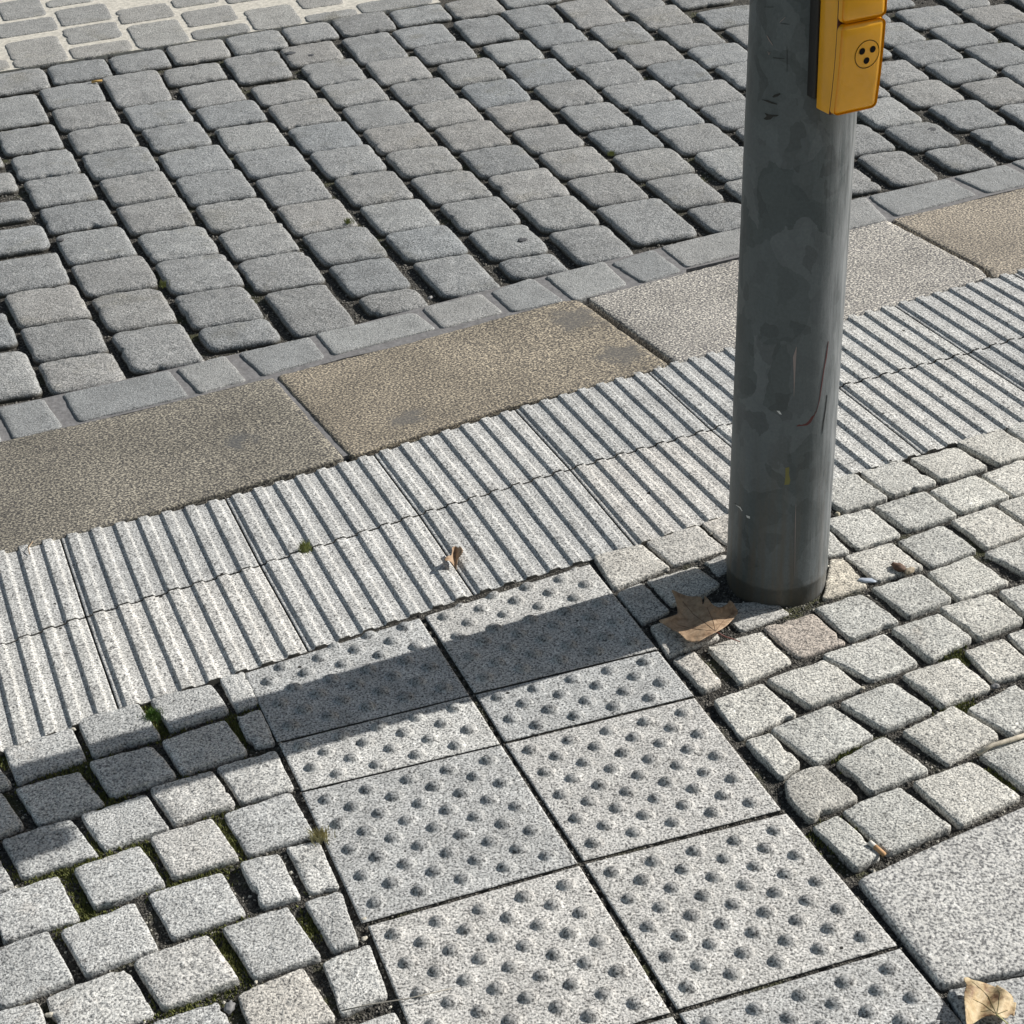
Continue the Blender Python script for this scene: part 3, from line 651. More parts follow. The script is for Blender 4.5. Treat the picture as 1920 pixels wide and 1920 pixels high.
pts = np.stack([rng.uniform(-.95, .95, 90000), rng.uniform(1.2, 2.95, 90000)], -1)
ok = ~inside_any(pts, polyall+tact)
ok &= np.array([in_view(x, y, 40) for x, y in pts])
pts = pts[ok]
OCT = [(1, 0, 0), (0, 1, 0), (-1, 0, 0), (0, -1, 0), (0, 0, 1), (0, 0, -1)]
OF = [(0, 1, 4), (1, 2, 4), (2, 3, 4), (3, 0, 4), (1, 0, 5), (2, 1, 5), (3, 2, 5), (0, 3, 5)]
def pebbles(name, pts, smin, smax, m, zfun, label):
    vs, fs = [], []
    for x, y in pts:
        s = random.uniform(smin, smax)*(1 if random.random() < .93 else 1.6); b = len(vs); R = Matrix.Rotation(random.uniform(0, 6.3), 3, 'Z') @ Matrix.Rotation(random.uniform(-.6, .6), 3, 'X')
        sc = (random.uniform(.7, 1.3), random.uniform(.6, 1.1), random.uniform(.45, .9)); z = zfun(x, y)+s*.35
        for v in OCT:
            q = R @ Vector((v[0]*sc[0]*s*random.uniform(.8, 1.2), v[1]*sc[1]*s*random.uniform(.8, 1.2), v[2]*sc[2]*s)); vs.append((x+q[0], y+q[1], z+q[2]))
        fs += [tuple(b+i for i in f) for f in OF]
    return link(name, mesh_from(name, vs, fs, False), m, kind='stuff', label=label)
k = len(pts); print('pebble points', k)
M_P1 = simple('dark grit', (.06, .056, .05), .85, nscale=400, namp=.6)
M_P2 = simple('grey grit', (.20, .19, .17), .85, nscale=300, namp=.5)
M_P3 = simple('pale gravel', (.5, .48, .42), .8, nscale=200, namp=.3)
a = pts[:int(k*.55)]; b_ = pts[int(k*.55):int(k*.9)]; c_ = pts[int(k*.955):]
pebbles('dark_grit', a[:9000], .0012, .0026, M_P1, hz, 'fine dark grit filling the joints between the light setts')
pebbles('grey_grit', b_[:6000], .0011, .0024, M_P2, hz, 'fine grey grit scattered in the joints')
pebbles('pale_gravel', c_[:600], .0013, .0029, M_P3, hz, 'pale gravel grains lying in the joints')
# grit in the dark field
pd = np.stack([rng.uniform(-1.8, 1.8, 60000), rng.uniform(2.6, 5.6, 60000)], -1)
ok = ~inside_any(pd, polyall+tact); ok &= np.array([in_view(x, y, 20) and (cn@np.array([x, y]) < cc) for x, y in pd]); pd = pd[ok]
pebbles('joint_crumbs', pd[:9000], .0016, .0036, M_P2, lambda x, y: -.019, 'crumbs of grit in the joints of the dark setts')

# moss in the joints
mossy = [(285, 1345, .05), (300, 1360, .04), (140, 1450, .06), (205, 1495, .04), (165, 1610, .05), (120, 1625, .05), (60, 1625, .03), (370, 1640, .045), (345, 1650, .04), (430, 1560, .05), (445, 1580, .04), (160, 1700, .04),
         (420, 1780, .05), (435, 1810, .05), (345, 1885, .05), (585, 1735, .03), (150, 1735, .03), (10, 1420, .03), (445, 1360, .04), (450, 1380, .03), (1795, 1235, .03), (1800, 1330, .035), (1580, 1405, .03), (1870, 1460, .03), (1560, 1570, .03), (200, 1640, .03), (350, 1480, .03), (260, 1605, .03)]
mvs, mfs = [], []
for (x, y, r) in mossy:
    g = G(x, y, -.01); n_ = int(r*14000)
    q = g+rng.normal(0, r*.5, (n_, 2))*np.array([1, 1]); q = q[~inside_any(q, polyall+tact)]
    for p in q:
        b = len(mvs); a_ = random.uniform(0, 6.28); h = random.uniform(.0025, .007); ww = random.uniform(.0012, .0022); z = hz(*p)
        for t in range(3): mvs.append((p[0]+ww*math.cos(a_+t*2.1), p[1]+ww*math.sin(a_+t*2.1), z))
        mvs.append((p[0]+random.gauss(0, .0015), p[1]+random.gauss(0, .0015), z+h))
        mfs += [(b, b+1, b+3), (b+1, b+2, b+3), (b+2, b, b+3)]
link('moss', mesh_from('moss', mvs, mfs, False), simple('green brown moss', (.115, .125, .035), .9, nscale=120, namp=.6), kind='stuff', label='green and brown moss growing in the joints of the light setts')

# ------------------------------------------------------------------ pole
R0, R1, HP = .0825, .0765, 1.0          # radius at foot, at 1 m
AX = np.array([.0155, .0])              # lean per metre
def pole_mat():
    m, n, b = mat('weathered galvanised steel')
    P = N(n, 'ShaderNodeNewGeometry').outputs['Position']
    mp = N(n, 'ShaderNodeMapping'); mp.inputs['Scale'].default_value = (1, 1, .7); L(n, P, mp.inputs[0])
    wv = N(n, 'ShaderNodeVectorMath', operation='ADD'); ns = N(n, 'ShaderNodeTexNoise'); ns.inputs['Scale'].default_value = 16; ns.inputs['Detail'].default_value = 4; L(n, P, ns.inputs[0])
    sc = N(n, 'ShaderNodeVectorMath', operation='SCALE'); L(n, ns.outputs['Color'], sc.inputs[0]); sc.inputs['Scale'].default_value = .06
    L(n, mp.outputs[0], wv.inputs[0]); L(n, sc.outputs[0], wv.inputs[1])
    v = vor(n, wv.outputs[0], 17, rnd=1)
    st = N(n, 'ShaderNodeSeparateColor'); L(n, v.outputs['Color'], st.inputs[0])
    c = ramp(n, st.outputs[0], [(0, (.068, .084, .090)), (.45, (.084, .101, .108)), (1, (.108, .126, .136))])
    v2 = vor(n, wv.outputs[0], 44); s2 = N(n, 'ShaderNodeSeparateColor'); L(n, v2.outputs['Color'], s2.inputs[0])
    c = mix(n, 1.0, c, ramp(n, s2.outputs[1], [(0, .78), (.3, 1), (1, 1.16)]), 'MULTIPLY')
    f = noise_n(n, P, 240, 3, .6)
    c = mix(n, 1.0, c, ramp(n, f, [(.3, .9), (.7, 1.1)]), 'MULTIPLY')
    mp2 = N(n, 'ShaderNodeMapping'); mp2.inputs['Scale'].default_value = (60, 60, 3); L(n, P, mp2.inputs[0])
    stre = noise_n(n, mp2.outputs[0], 1.4, 4, .6)
    sx = N(n, 'ShaderNodeSeparateXYZ'); L(n, P, sx.inputs[0])
    low = ramp(n, sx.outputs[2], [(.0, 1), (.32, 0)])
    dirt = math_n(n, 'MULTIPLY', ramp(n, stre, [(.42, 0), (.62, 1)]), low)
    c = mix(n, dirt, c, (.10, .093, .08))
    foot = ramp(n, math_n(n, 'ADD', sx.outputs[2], math_n(n, 'MULTIPLY', stre, .03)), [(.01, .6), (.055, 0)])
    c = mix(n, foot, c, (.085, .072, .052))
    # pale zinc scuff streaks; they also paint the sunlit right band lighter
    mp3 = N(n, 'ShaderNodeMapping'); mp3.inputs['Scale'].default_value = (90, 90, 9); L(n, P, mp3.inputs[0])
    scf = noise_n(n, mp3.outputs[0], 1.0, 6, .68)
    sun_side = ramp(n, math_n(n, 'ADD', math_n(n, 'MULTIPLY', math_n(n, 'SUBTRACT', sx.outputs[0], PB[0]), 8.0), math_n(n, 'MULTIPLY', noise_n(n, P, 7, 3), .35)), [(.42, 0), (.78, 1)])
    c = mix(n, math_n(n, 'MULTIPLY', sun_side, ramp(n, scf, [(.38, .15), (.62, .9)])), c, (.30, .32, .34))
    L(n, c, b.inputs['Base Color']); b.inputs['Metallic'].default_value = .3; b.inputs['Coat Weight'].default_value = .12; b.inputs['Coat Roughness'].default_value = .5
    L(n, ramp(n, st.outputs[1], [(0, .5), (1, .62)]), b.inputs['Roughness'])
    L(n, bump(n, math_n(n, 'ADD', f, math_n(n, 'MULTIPLY', stre, 2.0)), .35, .0009), b.inputs['Normal'])
    return m
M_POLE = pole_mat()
def pr(z): return R0+(R1-R0)*min(z, 3.6)/HP*(1 if z < 1.2 else 1) if z < 1.2 else R0+(R1-R0)*1.2
def pc(z): return np.array([PB[0]+AX[0]*z, PB[1]+AX[1]*z])
prof = [(-.06, 1.0), (.0, 1.0), (.026, 1.0), (.0275, 1.006), (.032, 1.012), (.036, 1.004), (.039, 1.0)]
zs = [(z, f) for z, f in prof]+[(.039+.04*i, 1.0) for i in range(1, 88)]
vs, fs = [], []; NS = 96
for z, f in zs:
    c = pc(max(z, 0)); r = pr(max(z, 0))*f
    if z <= .026: r *= .988
    for i in range(NS):
        a = 2*math.pi*i/NS; vs.append((c[0]+r*math.cos(a)-PB[0], c[1]+r*math.sin(a)-PB[1], z))
for j in range(len(zs)-1):
    for i in range(NS): fs.append((j*NS+i, j*NS+(i+1) % NS, (j+1)*NS+(i+1) % NS, (j+1)*NS+i))
fs.append(tuple((len(zs)-1)*NS+i for i in range(NS)))
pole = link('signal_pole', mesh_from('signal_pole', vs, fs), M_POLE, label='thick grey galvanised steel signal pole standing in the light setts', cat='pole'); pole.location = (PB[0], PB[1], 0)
def pole_hit(x, y, off=.0006):
    d = ray(x, y); o = np.array([0, 0, H])
    z = .5
    for _ in range(12):
        c = pc(z); r = pr(z)+off
        q = o[:2]-c; A = d[:2]@d[:2]; B = 2*q@d[:2]; Cq = q@q-r*r; D = max(B*B-4*A*Cq, 0)
        t = (-B-math.sqrt(D))/(2*A); p = o+d*t; z = p[2]
    return p
M_BLK = simple('black marker', (.012, .012, .012), .6); M_WHT = simple('bare scraped zinc', (.62, .63, .62), .5)
M_RED = simple('faded red paint', (.11, .03, .03), .7); M_YEL = simple('yellow paint smear', (.17, .16, .05), .7); M_PNK = simple('pale scrape', (.28, .23, .22), .6)
def decal(px, m, name='scratch', label=None):
    v = [pole_hit(*p) for p in px]; o_ = np.array([PB[0], PB[1], 0])
    b = len(v); back = [pole_hit(*p, off=-.001) for p in px]
    n_ = len(v); f = [tuple(range(n_))]
    bm = bmesh.new(); V = [bm.verts.new(tuple(q-o_)) for q in v]; W = [bm.verts.new(tuple(q-o_)) for q in back]
    try: bm.faces.new(V)
    except Exception: pass
    for i in range(n_): bm.faces.new((V[i], V[(i+1) % n_], W[(i+1) % n_], W[i]))
    bmesh.ops.triangulate(bm, faces=bm.faces[:]); bmesh.ops.recalc_face_normals(bm, faces=bm.faces)
    me = bpy.data.meshes.new(name); bm.to_mesh(me); bm.free()
    return link(name, me, m, parent=pole, label=label)
def stroke(pts_, wd):
    """thin line as a polygon in photo pixels"""
    a, b = [], []
    for i, p in enumerate(pts_):
        q = pts_[min(i+1, len(pts_)-1)]; r = pts_[max(i-1, 0)]; t = np.array(q, float)-np.array(r, float); t /= np.linalg.norm(t)
        n_ = np.array([-t[1], t[0]])*wd*(.5 if i in (0, len(pts_)-1) else 1)*random.uniform(.7, 1.2); a.append(tuple(np.array(p)+n_)); b.append(tuple(np.array(p)-n_))
    return a+b[::-1]
def ZP(l): return [(1400+x*220/1056, y*400/1920) for x, y in l]
decal(ZP([(230, 870), (250, 852), (300, 838), (306, 848), (280, 868), (240, 878)]), M_BLK, 'paint_mark', 'small black paint blot')
decal(ZP([(132, 895), (160, 898), (195, 903), (215, 912), (275, 935), (270, 942), (215, 930), (185, 918)]), M_BLK, 'paint_mark', 'slanting black paint dash')
decal(ZP([(150, 1070), (180, 1045), (160, 1015), (200, 1030), (290, 1035), (275, 1048), (240, 1050), (215, 1075), (180, 1080)]), M_BLK, 'paint_mark', 'ragged black paint blot')
decal(stroke(ZP([(235, 518), (280, 524), (340, 528)]), .8), M_BLK, 'scratch'); decal(stroke(ZP([(362, 420), (364, 520), (363, 650)]), .45), M_BLK, 'scratch')
decal(stroke(ZP([(160, 62), (210, 64), (255, 62)]), .4), M_BLK, 'scratch'); decal(stroke(ZP([(305, 212), (350, 216), (390, 222)]), .5), M_BLK, 'scratch')
decal(stroke(ZP([(180, 320), (205, 365), (235, 408)]), 1.2), M_PNK, 'scratch'); decal(stroke(ZP([(295, 205), (320, 180), (350, 153)]), .8), M_PNK, 'scratch'); decal(stroke(ZP([(190, 465), (200, 492), (212, 470)]), 1.0), M_PNK, 'scratch')
def Z6(l): return [(1280+x/3, 640+y/3) for x, y in l]
decal(stroke(Z6([(820, 0), (808, 90), (795, 160), (783, 240), (770, 330), (752, 400)]), .8), M_RED, 'paint_mark', 'thin faded red paint line')
decal(stroke(Z6([(750, 395), (742, 415), (720, 455), (700, 470), (640, 478)]), .9), M_RED, 'paint_mark', 'curved end of the red paint line')
decal(stroke(Z6([(813, 300), (805, 380), (793, 450), (785, 520)]), .6), M_BLK, 'scratch'); decal(stroke(Z6([(641, 30), (622, 90), (626, 180), (626, 310)]), .5), M_PNK, 'scratch')
decal(stroke(Z6([(637, 915), (633, 1000), (632, 1100), (630, 1320)]), .35), M_PNK, 'scratch')
decal(Z6([(578, 712), (600, 708), (598, 750), (606, 780), (600, 805), (572, 808), (578, 760)]), M_YEL, 'paint_mark', 'short yellow paint smear')
decal(Z6([(528, 390), (545, 392), (558, 412), (545, 410)]), M_WHT, 'scratch'); decal(Z6([(356, 978), (378, 985), (378, 998), (362, 992)]), M_WHT, 'scratch')
decal(stroke(Z6([(262, 900), (295, 912), (310, 925)]), .7), M_BLK, 'scratch'); decal(stroke(Z6([(300, 920), (322, 935), (335, 955)]), 1.0), M_WHT, 'scratch')

# ------------------------------------------------------------------ push button box on the pole
tc = -pc(.9)/np.linalg.norm(pc(.9)); rt_ = np.array([-tc[1], tc[0]]);  rt_ = rt_ if rt_[0] > 0 else -rt_
TH = math.radians(33)
bn = tc*math.cos(TH)+rt_*math.sin(TH); bs = rt_*math.cos(TH)-tc*math.sin(TH)     # outward, rightward
BZ = .828                                                                         # underside of the box
base3 = np.array([*pc(.9), 0.0])
def BP(s, d, h): return base3+np.array([*(bs*s+bn*d), h])
root = bpy.data.objects.new('push_button_box', None); C.objects.link(root); root.location = tuple(BP(0, R1, BZ))
root['label'] = 'yellow pedestrian push button box with a round three dot symbol, mounted on the pole'; root['category'] = 'push button box'
ro = np.array(BP(0, R1, BZ))
def yellow():
    m, n, b = mat('yellow enamel')
    P = N(n, 'ShaderNodeNewGeometry').outputs['Position']
    f = noise_n(n, P, 26, 4, .6); f2 = noise_n(n, P, 500, 2)
    c = mix(n, 1.0, (.86, .405, .006), ramp(n, f, [(.3, .93), (.7, 1.05)]), 'MULTIPLY')
    L(n, c, b.inputs['Base Color']); b.inputs['Roughness'].default_value = .32; b.inputs['Coat Weight'].default_value = .35
    L(n, bump(n, f2, .25, .0004), b.inputs['Normal']); return m
M_Y = yellow(); M_K = simple('black plastic', (.01, .01, .011), .55); M_SEAM = simple('dark red brown seam', (.07, .012, .008), .6); M_SYM = simple('black print', (.004, .004, .006), .6, spec=.15)
def loft(name, sections, m, bevel=.003, seg=3, label=None):
    """sections: (h, dback, dfront, halfwidth_back, halfwidth_front) lofted upward"""
    bm = bmesh.new(); rings = []
    for h, d0, d1, w0, w1 in sections:
        rings.append([bm.verts.new(tuple(BP(s, d, h)-ro)) for s, d in ((-w0, d0), (w0, d0), (w1, d1), (-w1, d1))])
    for a, b in zip(rings, rings[1:]):
        for i in range(4): bm.faces.new((a[i], a[(i+1) % 4], b[(i+1) % 4], b[i]))
    bm.faces.new(rings[0][::-1]); bm.faces.new(rings[-1]); bmesh.ops.recalc_face_normals(bm, faces=bm.faces)
    sharp = [e for e in bm.edges if e.calc_face_angle(0) > .5]
    if bevel: bmesh.ops.bevel(bm, geom=sharp, offset=bevel, segments=seg, profile=.5, affect='EDGES')
    me = bpy.data.meshes.new(name); bm.to_mesh(me); bm.free()
    me.polygons.foreach_set('use_smooth', [True]*len(me.polygons))
    o = link(name, me, m, parent=root, label=label)
    try: me.set_sharp_from_angle(angle=math.radians(40))
    except Exception: pass
    return o
def front(h):
    """depth of the front face over the pole axis at height h above the underside"""
    t = h/.14
    return R1+.0175+.0435*(1-.22*max(0, 1-t)**2.2-.22*max(0, t-1)**1.4)
HB = .27; W2 = .0345
hs = [0, .012, .03, .05, .075, .10, .125, .15, .18, .21, .24, .27]
loft('back_plate', [(BZ+.012, R1-.030, R1+.0088, .0372, .0372), (BZ+HB-.01, R1-.030, R1+.0088, .0372, .0372)], M_K, .002)
loft('housing', [(BZ+h, R1+.0096, front(h)-.0105, W2, W2) for h in hs], M_Y, .002)
loft('seam_gasket', [(BZ+h+(.0005 if h == 0 else 0), front(h)-.0125, front(h)-.0085, W2-.0006, W2-.0006) for h in hs], M_SEAM, 0)
SPL = .124
lo_h = [.0006]+[h for h in hs if 0 < h < SPL-.01]+[SPL-.0008]; up_h = [SPL+.0008]+[h for h in hs if h > SPL+.01]
loft('front_cover', [(BZ+h, front(h)-.0092, front(h), W2+.0004, W2-.0006) for h in lo_h], M_Y, .0085, 7)
loft('upper_cover', [(BZ+h, front(h)-.0092, front(h)+.0004, W2+.0004, W2-.0006) for h in up_h], M_Y, .0085, 7)
def face_pt(s, h, off=.0004): return BP(s, front(h)+off, BZ+h)-ro
def ring_mesh(name, s0, h0, r_out, r_in, m, parent):
    vs, fs = [], []; n_ = 48
    for i in range(n_):
        a = 2*math.pi*i/n_
        vs.append(face_pt(s0+r_out*math.cos(a), h0+r_out*math.sin(a))); vs.append(face_pt(s0+r_in*math.cos(a), h0+r_in*math.sin(a)) if r_in else face_pt(s0, h0))
    for i in range(n_):
        j = (i+1) % n_; fs.append((2*i, 2*j, 2*j+1, 2*i+1))
    return link(name, mesh_from(name, vs, fs), m, parent=parent)
cover = [o for o in root.children if o.name.startswith('front_cover')][0]
SC, HC = .008, .079
ring_mesh('symbol_ring', SC, HC, .0190, .0180, M_SYM, cover)
for a, b in ((-.0082, .0052), (.0082, .0052), (0, -.0085)): ring_mesh('symbol_dot', SC+a, HC+b, .0045, 0, M_SYM, cover)

# ------------------------------------------------------------------ leaves
def leaf_mat(name, c1, c2, c3, vein=(.2, .12, .06)):
    m, n, b = mat(name)
    tc_ = N(n, 'ShaderNodeNewGeometry').outputs['Position']
    f = noise_n(n, tc_, 55, 5, .65, .6); g = noise_n(n, tc_, 260, 3, .6)
    c = ramp(n, f, [(.32, c1), (.52, c2), (.70, c3)]); c = mix(n, 1.0, c, ramp(n, g, [(.3, .85), (.7, 1.12)]), 'MULTIPLY')
    L(n, c, b.inputs['Base Color']); b.inputs['Roughness'].default_value = .62
    tr = N(n, 'ShaderNodeBsdfTranslucent'); L(n, c, tr.inputs[0]); mx = N(n, 'ShaderNodeMixShader'); mx.inputs[0].default_value = .22
    L(n, b.outputs[0], mx.inputs[1]); L(n, tr.outputs[0], mx.inputs[2]); L(n, mx.outputs[0], n.nodes['Material Output'].inputs[0])
    L(n, bump(n, math_n(n, 'ADD', f, g), .5, .0012), b.inputs['Normal']); return m
def catmull(pts_, per=4):
    out = []; n_ = len(pts_); P = np.array(pts_, float)
    for i in range(n_):
        a, b, c, d = P[i-1], P[i], P[(i+1) % n_], P[(i+2) % n_]
        for t in np.linspace(0, 1, per, endpoint=False):
            out.append(.5*((2*b)+(-a+c)*t+(2*a-5*b+4*c-d)*t*t+(-a+3*b-3*c+d)*t**3)*1.0)
    # keep tips: blend
    return [np.array(o) for o in out]
def leaf(name, px, hf, m, label, cat, stepp=3.2, stem=None, stemr=.0011, stem_m=None, veins=(), vein_m=None):
    """px: outline in photo pixels; hf(x,y) gives the height of the blade above the paving in m"""
    out = catmull(px, 3)
    x0, y0 = np.min(out, 0); x1, y1 = np.max(out, 0)
    pts_ = [Vector((p[0], p[1])) for p in out]; n_ = len(pts_)
    xs = np.arange(x0, x1, stepp); ys = np.arange(y0, y1, stepp*.8); ins = []
    def inside(x, y):
        c = False; j = n_-1
        for i in range(n_):
            if (pts_[i][1] > y) != (pts_[j][1] > y) and x < (pts_[j][0]-pts_[i][0])*(y-pts_[i][1])/(pts_[j][1]-pts_[i][1])+pts_[i][0]: c = not c
            j = i
        return c
    for x in xs:
        for y in ys:
            if inside(x, y) and min((Vector((x, y))-p).length for p in pts_) > stepp*.5: ins.append(Vector((x+random.uniform(-.5, .5), y+random.uniform(-.5, .5))))
    allv = pts_+ins
    r = geometry.delaunay_2d_cdt(allv, [], [list(range(n_))], 1, 1e-4)
    V = []
    for v in r[0]:
        h = hf(v[0], v[1])+noise.noise(Vector((v[0]*.12, v[1]*.12, 1)))*.0012; g = G(v[0], v[1], h); V.append((g[0], g[1], h))
    g0 = np.mean(np.array(V), 0); g0[2] = 0
    me = mesh_from(name, V, [tuple(f) for f in r[2]], origin=g0)
    e = bpy.data.objects.new(name, None); C.objects.link(e); e.location = tuple(g0); e['label'] = label; e['category'] = cat
    bl = link('blade', me, m, parent=e)
    sm = bl.modifiers.new('t', 'SOLIDIFY'); sm.thickness = .0004
    def tube(nm, path, rad, mm, par):
        vs, fs = [], []
        for i, p in enumerate(path):
            p = np.array(p); t = np.array(path[min(i+1, len(path)-1)])-np.array(path[max(0, i-1)]); t /= np.linalg.norm(t); s = np.cross(t, [0, 0, 1]); s /= np.linalg.norm(s)+1e-9; u = np.cross(s, t)
            rr = rad*(1-.35*i/len(path))
            for k in range(6): a = k*math.pi/3; vs.append(p+rr*(s*math.cos(a)+u*math.sin(a))-g0)
        for i in range(len(path)-1):
            for k in range(6): fs.append((i*6+k, i*6+(k+1) % 6, (i+1)*6+(k+1) % 6, (i+1)*6+k))
        fs += [tuple(range(5, -1, -1)), tuple((len(path)-1)*6+k for k in range(6))]
        return link(nm, mesh_from(nm, vs, fs), mm, parent=par)
    if stem: tube('stalk', [np.array([*G(x, y, h), h]) for x, y, h in stem], stemr, stem_m, e)
    for vn in veins:
        P = []
        for (xa, ya), (xb, yb) in zip(vn, vn[1:]):
            for t in np.linspace(0, 1, 5, endpoint=False):
                x, y = xa+(xb-xa)*t, ya+(yb-ya)*t; h = hf(x, y)+.0004+noise.noise(Vector((x*.12, y*.12, 1)))*.0012; P.append(np.array([*G(x, y, h), h]))
        tube('vein', P, .0007, vein_m, e)
    return e
M_LA = leaf_mat('dry brown leaf', (.27, .17, .10), (.48, .335, .215), (.62, .46, .31)); M_ST = simple('dark leaf stalk', (.12, .03, .02), .5); M_VB = simple('leaf vein brown', (.20, .12, .07), .6)
def A(l): return [(1220+x*.11458, 1060+y*.11458) for x, y in l]
def hA(x, y):
    zx, zy = (x-1220)/.11458, (y-1060)/.11458
    # blade cups: low along the middle, rising towards the near lip and the far lobes
    d = (zy-(930-.16*(zx-700)))/300
    return max(.004, .011+.011*max(0, d)**1.2+.010*max(0, -d-.2)+.004*math.sin(zx*.008))
leaf('fallen_leaf', A([(340, 400), (470, 455), (620, 505), (770, 510), (835, 530), (850, 640), (875, 600), (888, 500), (960, 580), (1030, 655), (1130, 690), (1240, 640), (1290, 575), (1350, 620), (1395, 700), (1430, 770), (1350, 880), (1230, 1000), (1075, 1095), (930, 1165), (800, 1240), (690, 1258), (580, 1230), (535, 1175), (450, 1100), (335, 1045), (230, 975), (135, 905), (270, 860), (400, 810), (440, 780), (425, 660), (390, 520)]),
     hA, M_LA, 'large brown maple leaf lying beside the foot of the pole, half in shadow', 'leaf', stem=[(1220+1075*.11458, 1060+1090*.11458, .018), (1220+1150*.11458, 1060+1130*.11458, .014), (1220+1230*.11458, 1060+1172*.11458, .010), (1220+1340*.11458, 1060+1205*.11458, .007), (1220+1460*.11458, 1060+1250*.11458, .003)],
     stemr=.0013, stem_m=M_ST, veins=[A([(1060, 1080), (900, 950), (700, 800), (480, 540)]), A([(1060, 1080), (1020, 900), (900, 640)]), A([(1060, 1080), (700, 1040), (380, 960)]), A([(1060, 1080), (1200, 900), (1380, 760)])], vein_m=M_VB)
M_LB = leaf_mat('dry beige leaf', (.24, .13, .07), (.60, .47, .28), (.72, .61, .42)); M_VG = simple('greenish vein', (.12, .10, .035), .6); M_SG = simple('pale green stalk', (.5, .48, .22), .5)
def B(l): return [(1700+x*.11458, 1720+y*.11458) for x, y in l]
def hB(x, y):
    zx, zy = (x-1700)/.11458, (y-1720)/.11458
    return .007+.017*max(0, (1150-zx)/200)*.6+.010*max(0, (zy-1350)/350)+.005*math.sin(zx*.012+zy*.006)+.004
leaf('fallen_leaf', B([(930, 1000), (1000, 985), (1070, 1022), (1190, 1050), (1310, 1085), (1445, 1140), (1475, 1112), (1600, 1180), (1700, 1262), (1742, 1340), (1745, 1390), (1795, 1405), (1785, 1480), (1770, 1560), (1755, 1625), (1700, 1595), (1640, 1650), (1560, 1642), (1480, 1612), (1370, 1608), (1240, 1645), (1090, 1740), (985, 1765), (965, 1640), (955, 1500), (940, 1330), (950, 1200), (975, 1110)]),
     hB, M_LB, 'dry beige leaf with dark veins on the granite slab in the bottom right corner', 'leaf', stem=[(1700+1470*.11458, 1720+1590*.11458, .024), (1700+1560*.11458, 1720+1660*.11458, .020), (1700+1660*.11458, 1720+1750*.11458, .015)],
     stemr=.0010, stem_m=M_SG, veins=[B([(1470, 1590), (1340, 1300), (1220, 1180), (1040, 1030)]), B([(1470, 1590), (1500, 1450), (1530, 1240), (1475, 1180)]), B([(1470, 1590), (1250, 1420), (1040, 1320)]), B([(1470, 1590), (1700, 1500)]), B([(1340, 1530), (1180, 1550)])], vein_m=M_VG)
def Cc(l): return [(780+x*.0729, 980+y*.0729) for x, y in l]
def hC(x, y):
    zx, zy = (x-780)/.0729, (y-980)/.0729
    return .004+.012*abs(math.sin((zx-1000)*.007))+.006*max(0, (900-zy)/300)
leaf('leaf_scrap', Cc([(930, 640), (1010, 605), (1090, 640), (1150, 620), (1205, 700), (1200, 760), (1150, 850), (1085, 930), (1065, 1040), (1050, 1140), (1045, 1215), (980, 1130), (930, 1060), (880, 1000), (800, 975), (745, 985), (735, 930), (830, 850), (900, 845), (925, 750)]),
     hC, M_LA, 'small curled brown leaf scrap lying on the ribbed tiles', 'leaf scrap', stepp=2.0)

# ------------------------------------------------------------------ small litter and tufts
def tubeobj(name, path, rad, m, label, cat, taper=.3, parent=None, n_=8):
    vs, fs = [], []; path = [np.array(p) for p in path]; g0 = path[0].copy(); g0[2] = 0
    if parent is not None: g0 = np.array(parent.location)
    for i, p in enumerate(path):
        t = path[min(i+1, len(path)-1)]-path[max(0, i-1)]; t = t/np.linalg.norm(t); s = np.cross(t, [0, 0, 1]); s /= np.linalg.norm(s)+1e-9; u = np.cross(s, t); rr = rad*(1-taper*i/max(1, len(path)-1))
        for k in range(n_): a = 2*math.pi*k/n_; vs.append(p+rr*(s*math.cos(a)+u*math.sin(a))-g0)
    for i in range(len(path)-1):
        for k in range(n_): fs.append((i*n_+k, i*n_+(k+1) % n_, (i+1)*n_+(k+1) % n_, (i+1)*n_+k))
    fs += [tuple(range(n_-1, -1, -1)), tuple((len(path)-1)*n_+k for k in range(n_))]
    o = link(name, mesh_from(name, vs, fs), m, label=label, cat=cat, parent=parent)
    if parent is None: o.location = tuple(g0)
    return o
def T(t, x, y, h): q = zf(t, (x, y)); return np.array([*G(*q, h), h])
e = bpy.data.objects.new('cigarette_butt', None); C.objects.link(e); e['label'] = 'cigarette butt lying in a joint beside the large granite slab'; e['category'] = 'cigarette butt'
p0, p1 = T('22', 1052, 898, .003), T('22', 1135, 968, .001); e.location = tuple(p0)
tubeobj('paper', [p0, p0+(p1-p0)*.35], .0037, simple('white cigarette paper', (.75, .72, .66), .8), None, None, 0, e); tubeobj('filter', [p0+(p1-p0)*.36, p1], .0038, simple('tan filter tip', (.55, .33, .17), .8), None, None, .1, e)
tubeobj('twig', [T('22', 1660, 402, .002), T('22', 1740, 352, .006), T('22', 1850, 320, .006), T('22', 1990, 275, .003)], .0028, simple('pale dry wood', (.52, .47, .38), .8, nscale=120, namp=.3), 'pale dry twig lying across the setts at the right edge', 'twig', -.3)
tubeobj('straw', [T('12', 0, 1846, .001), T('12', 150, 1812, .003), T('12', 380, 1776, .006), T('12', 620, 1720, .008)], .0009, simple('grey dry stem', (.33, .31, .27), .8), 'thin dry grass stem lying across the lowest left blister tile', 'grass stem')
tubeobj('straw', [T('01', 165, 1195, .004), T('01', 160, 1160, .008), T('01', 185, 1125, .004)], .0010, simple('tan stem', (.4, .3, .2), .8), 'tiny curved stem on the ribbed tiles at the left', 'grass stem')
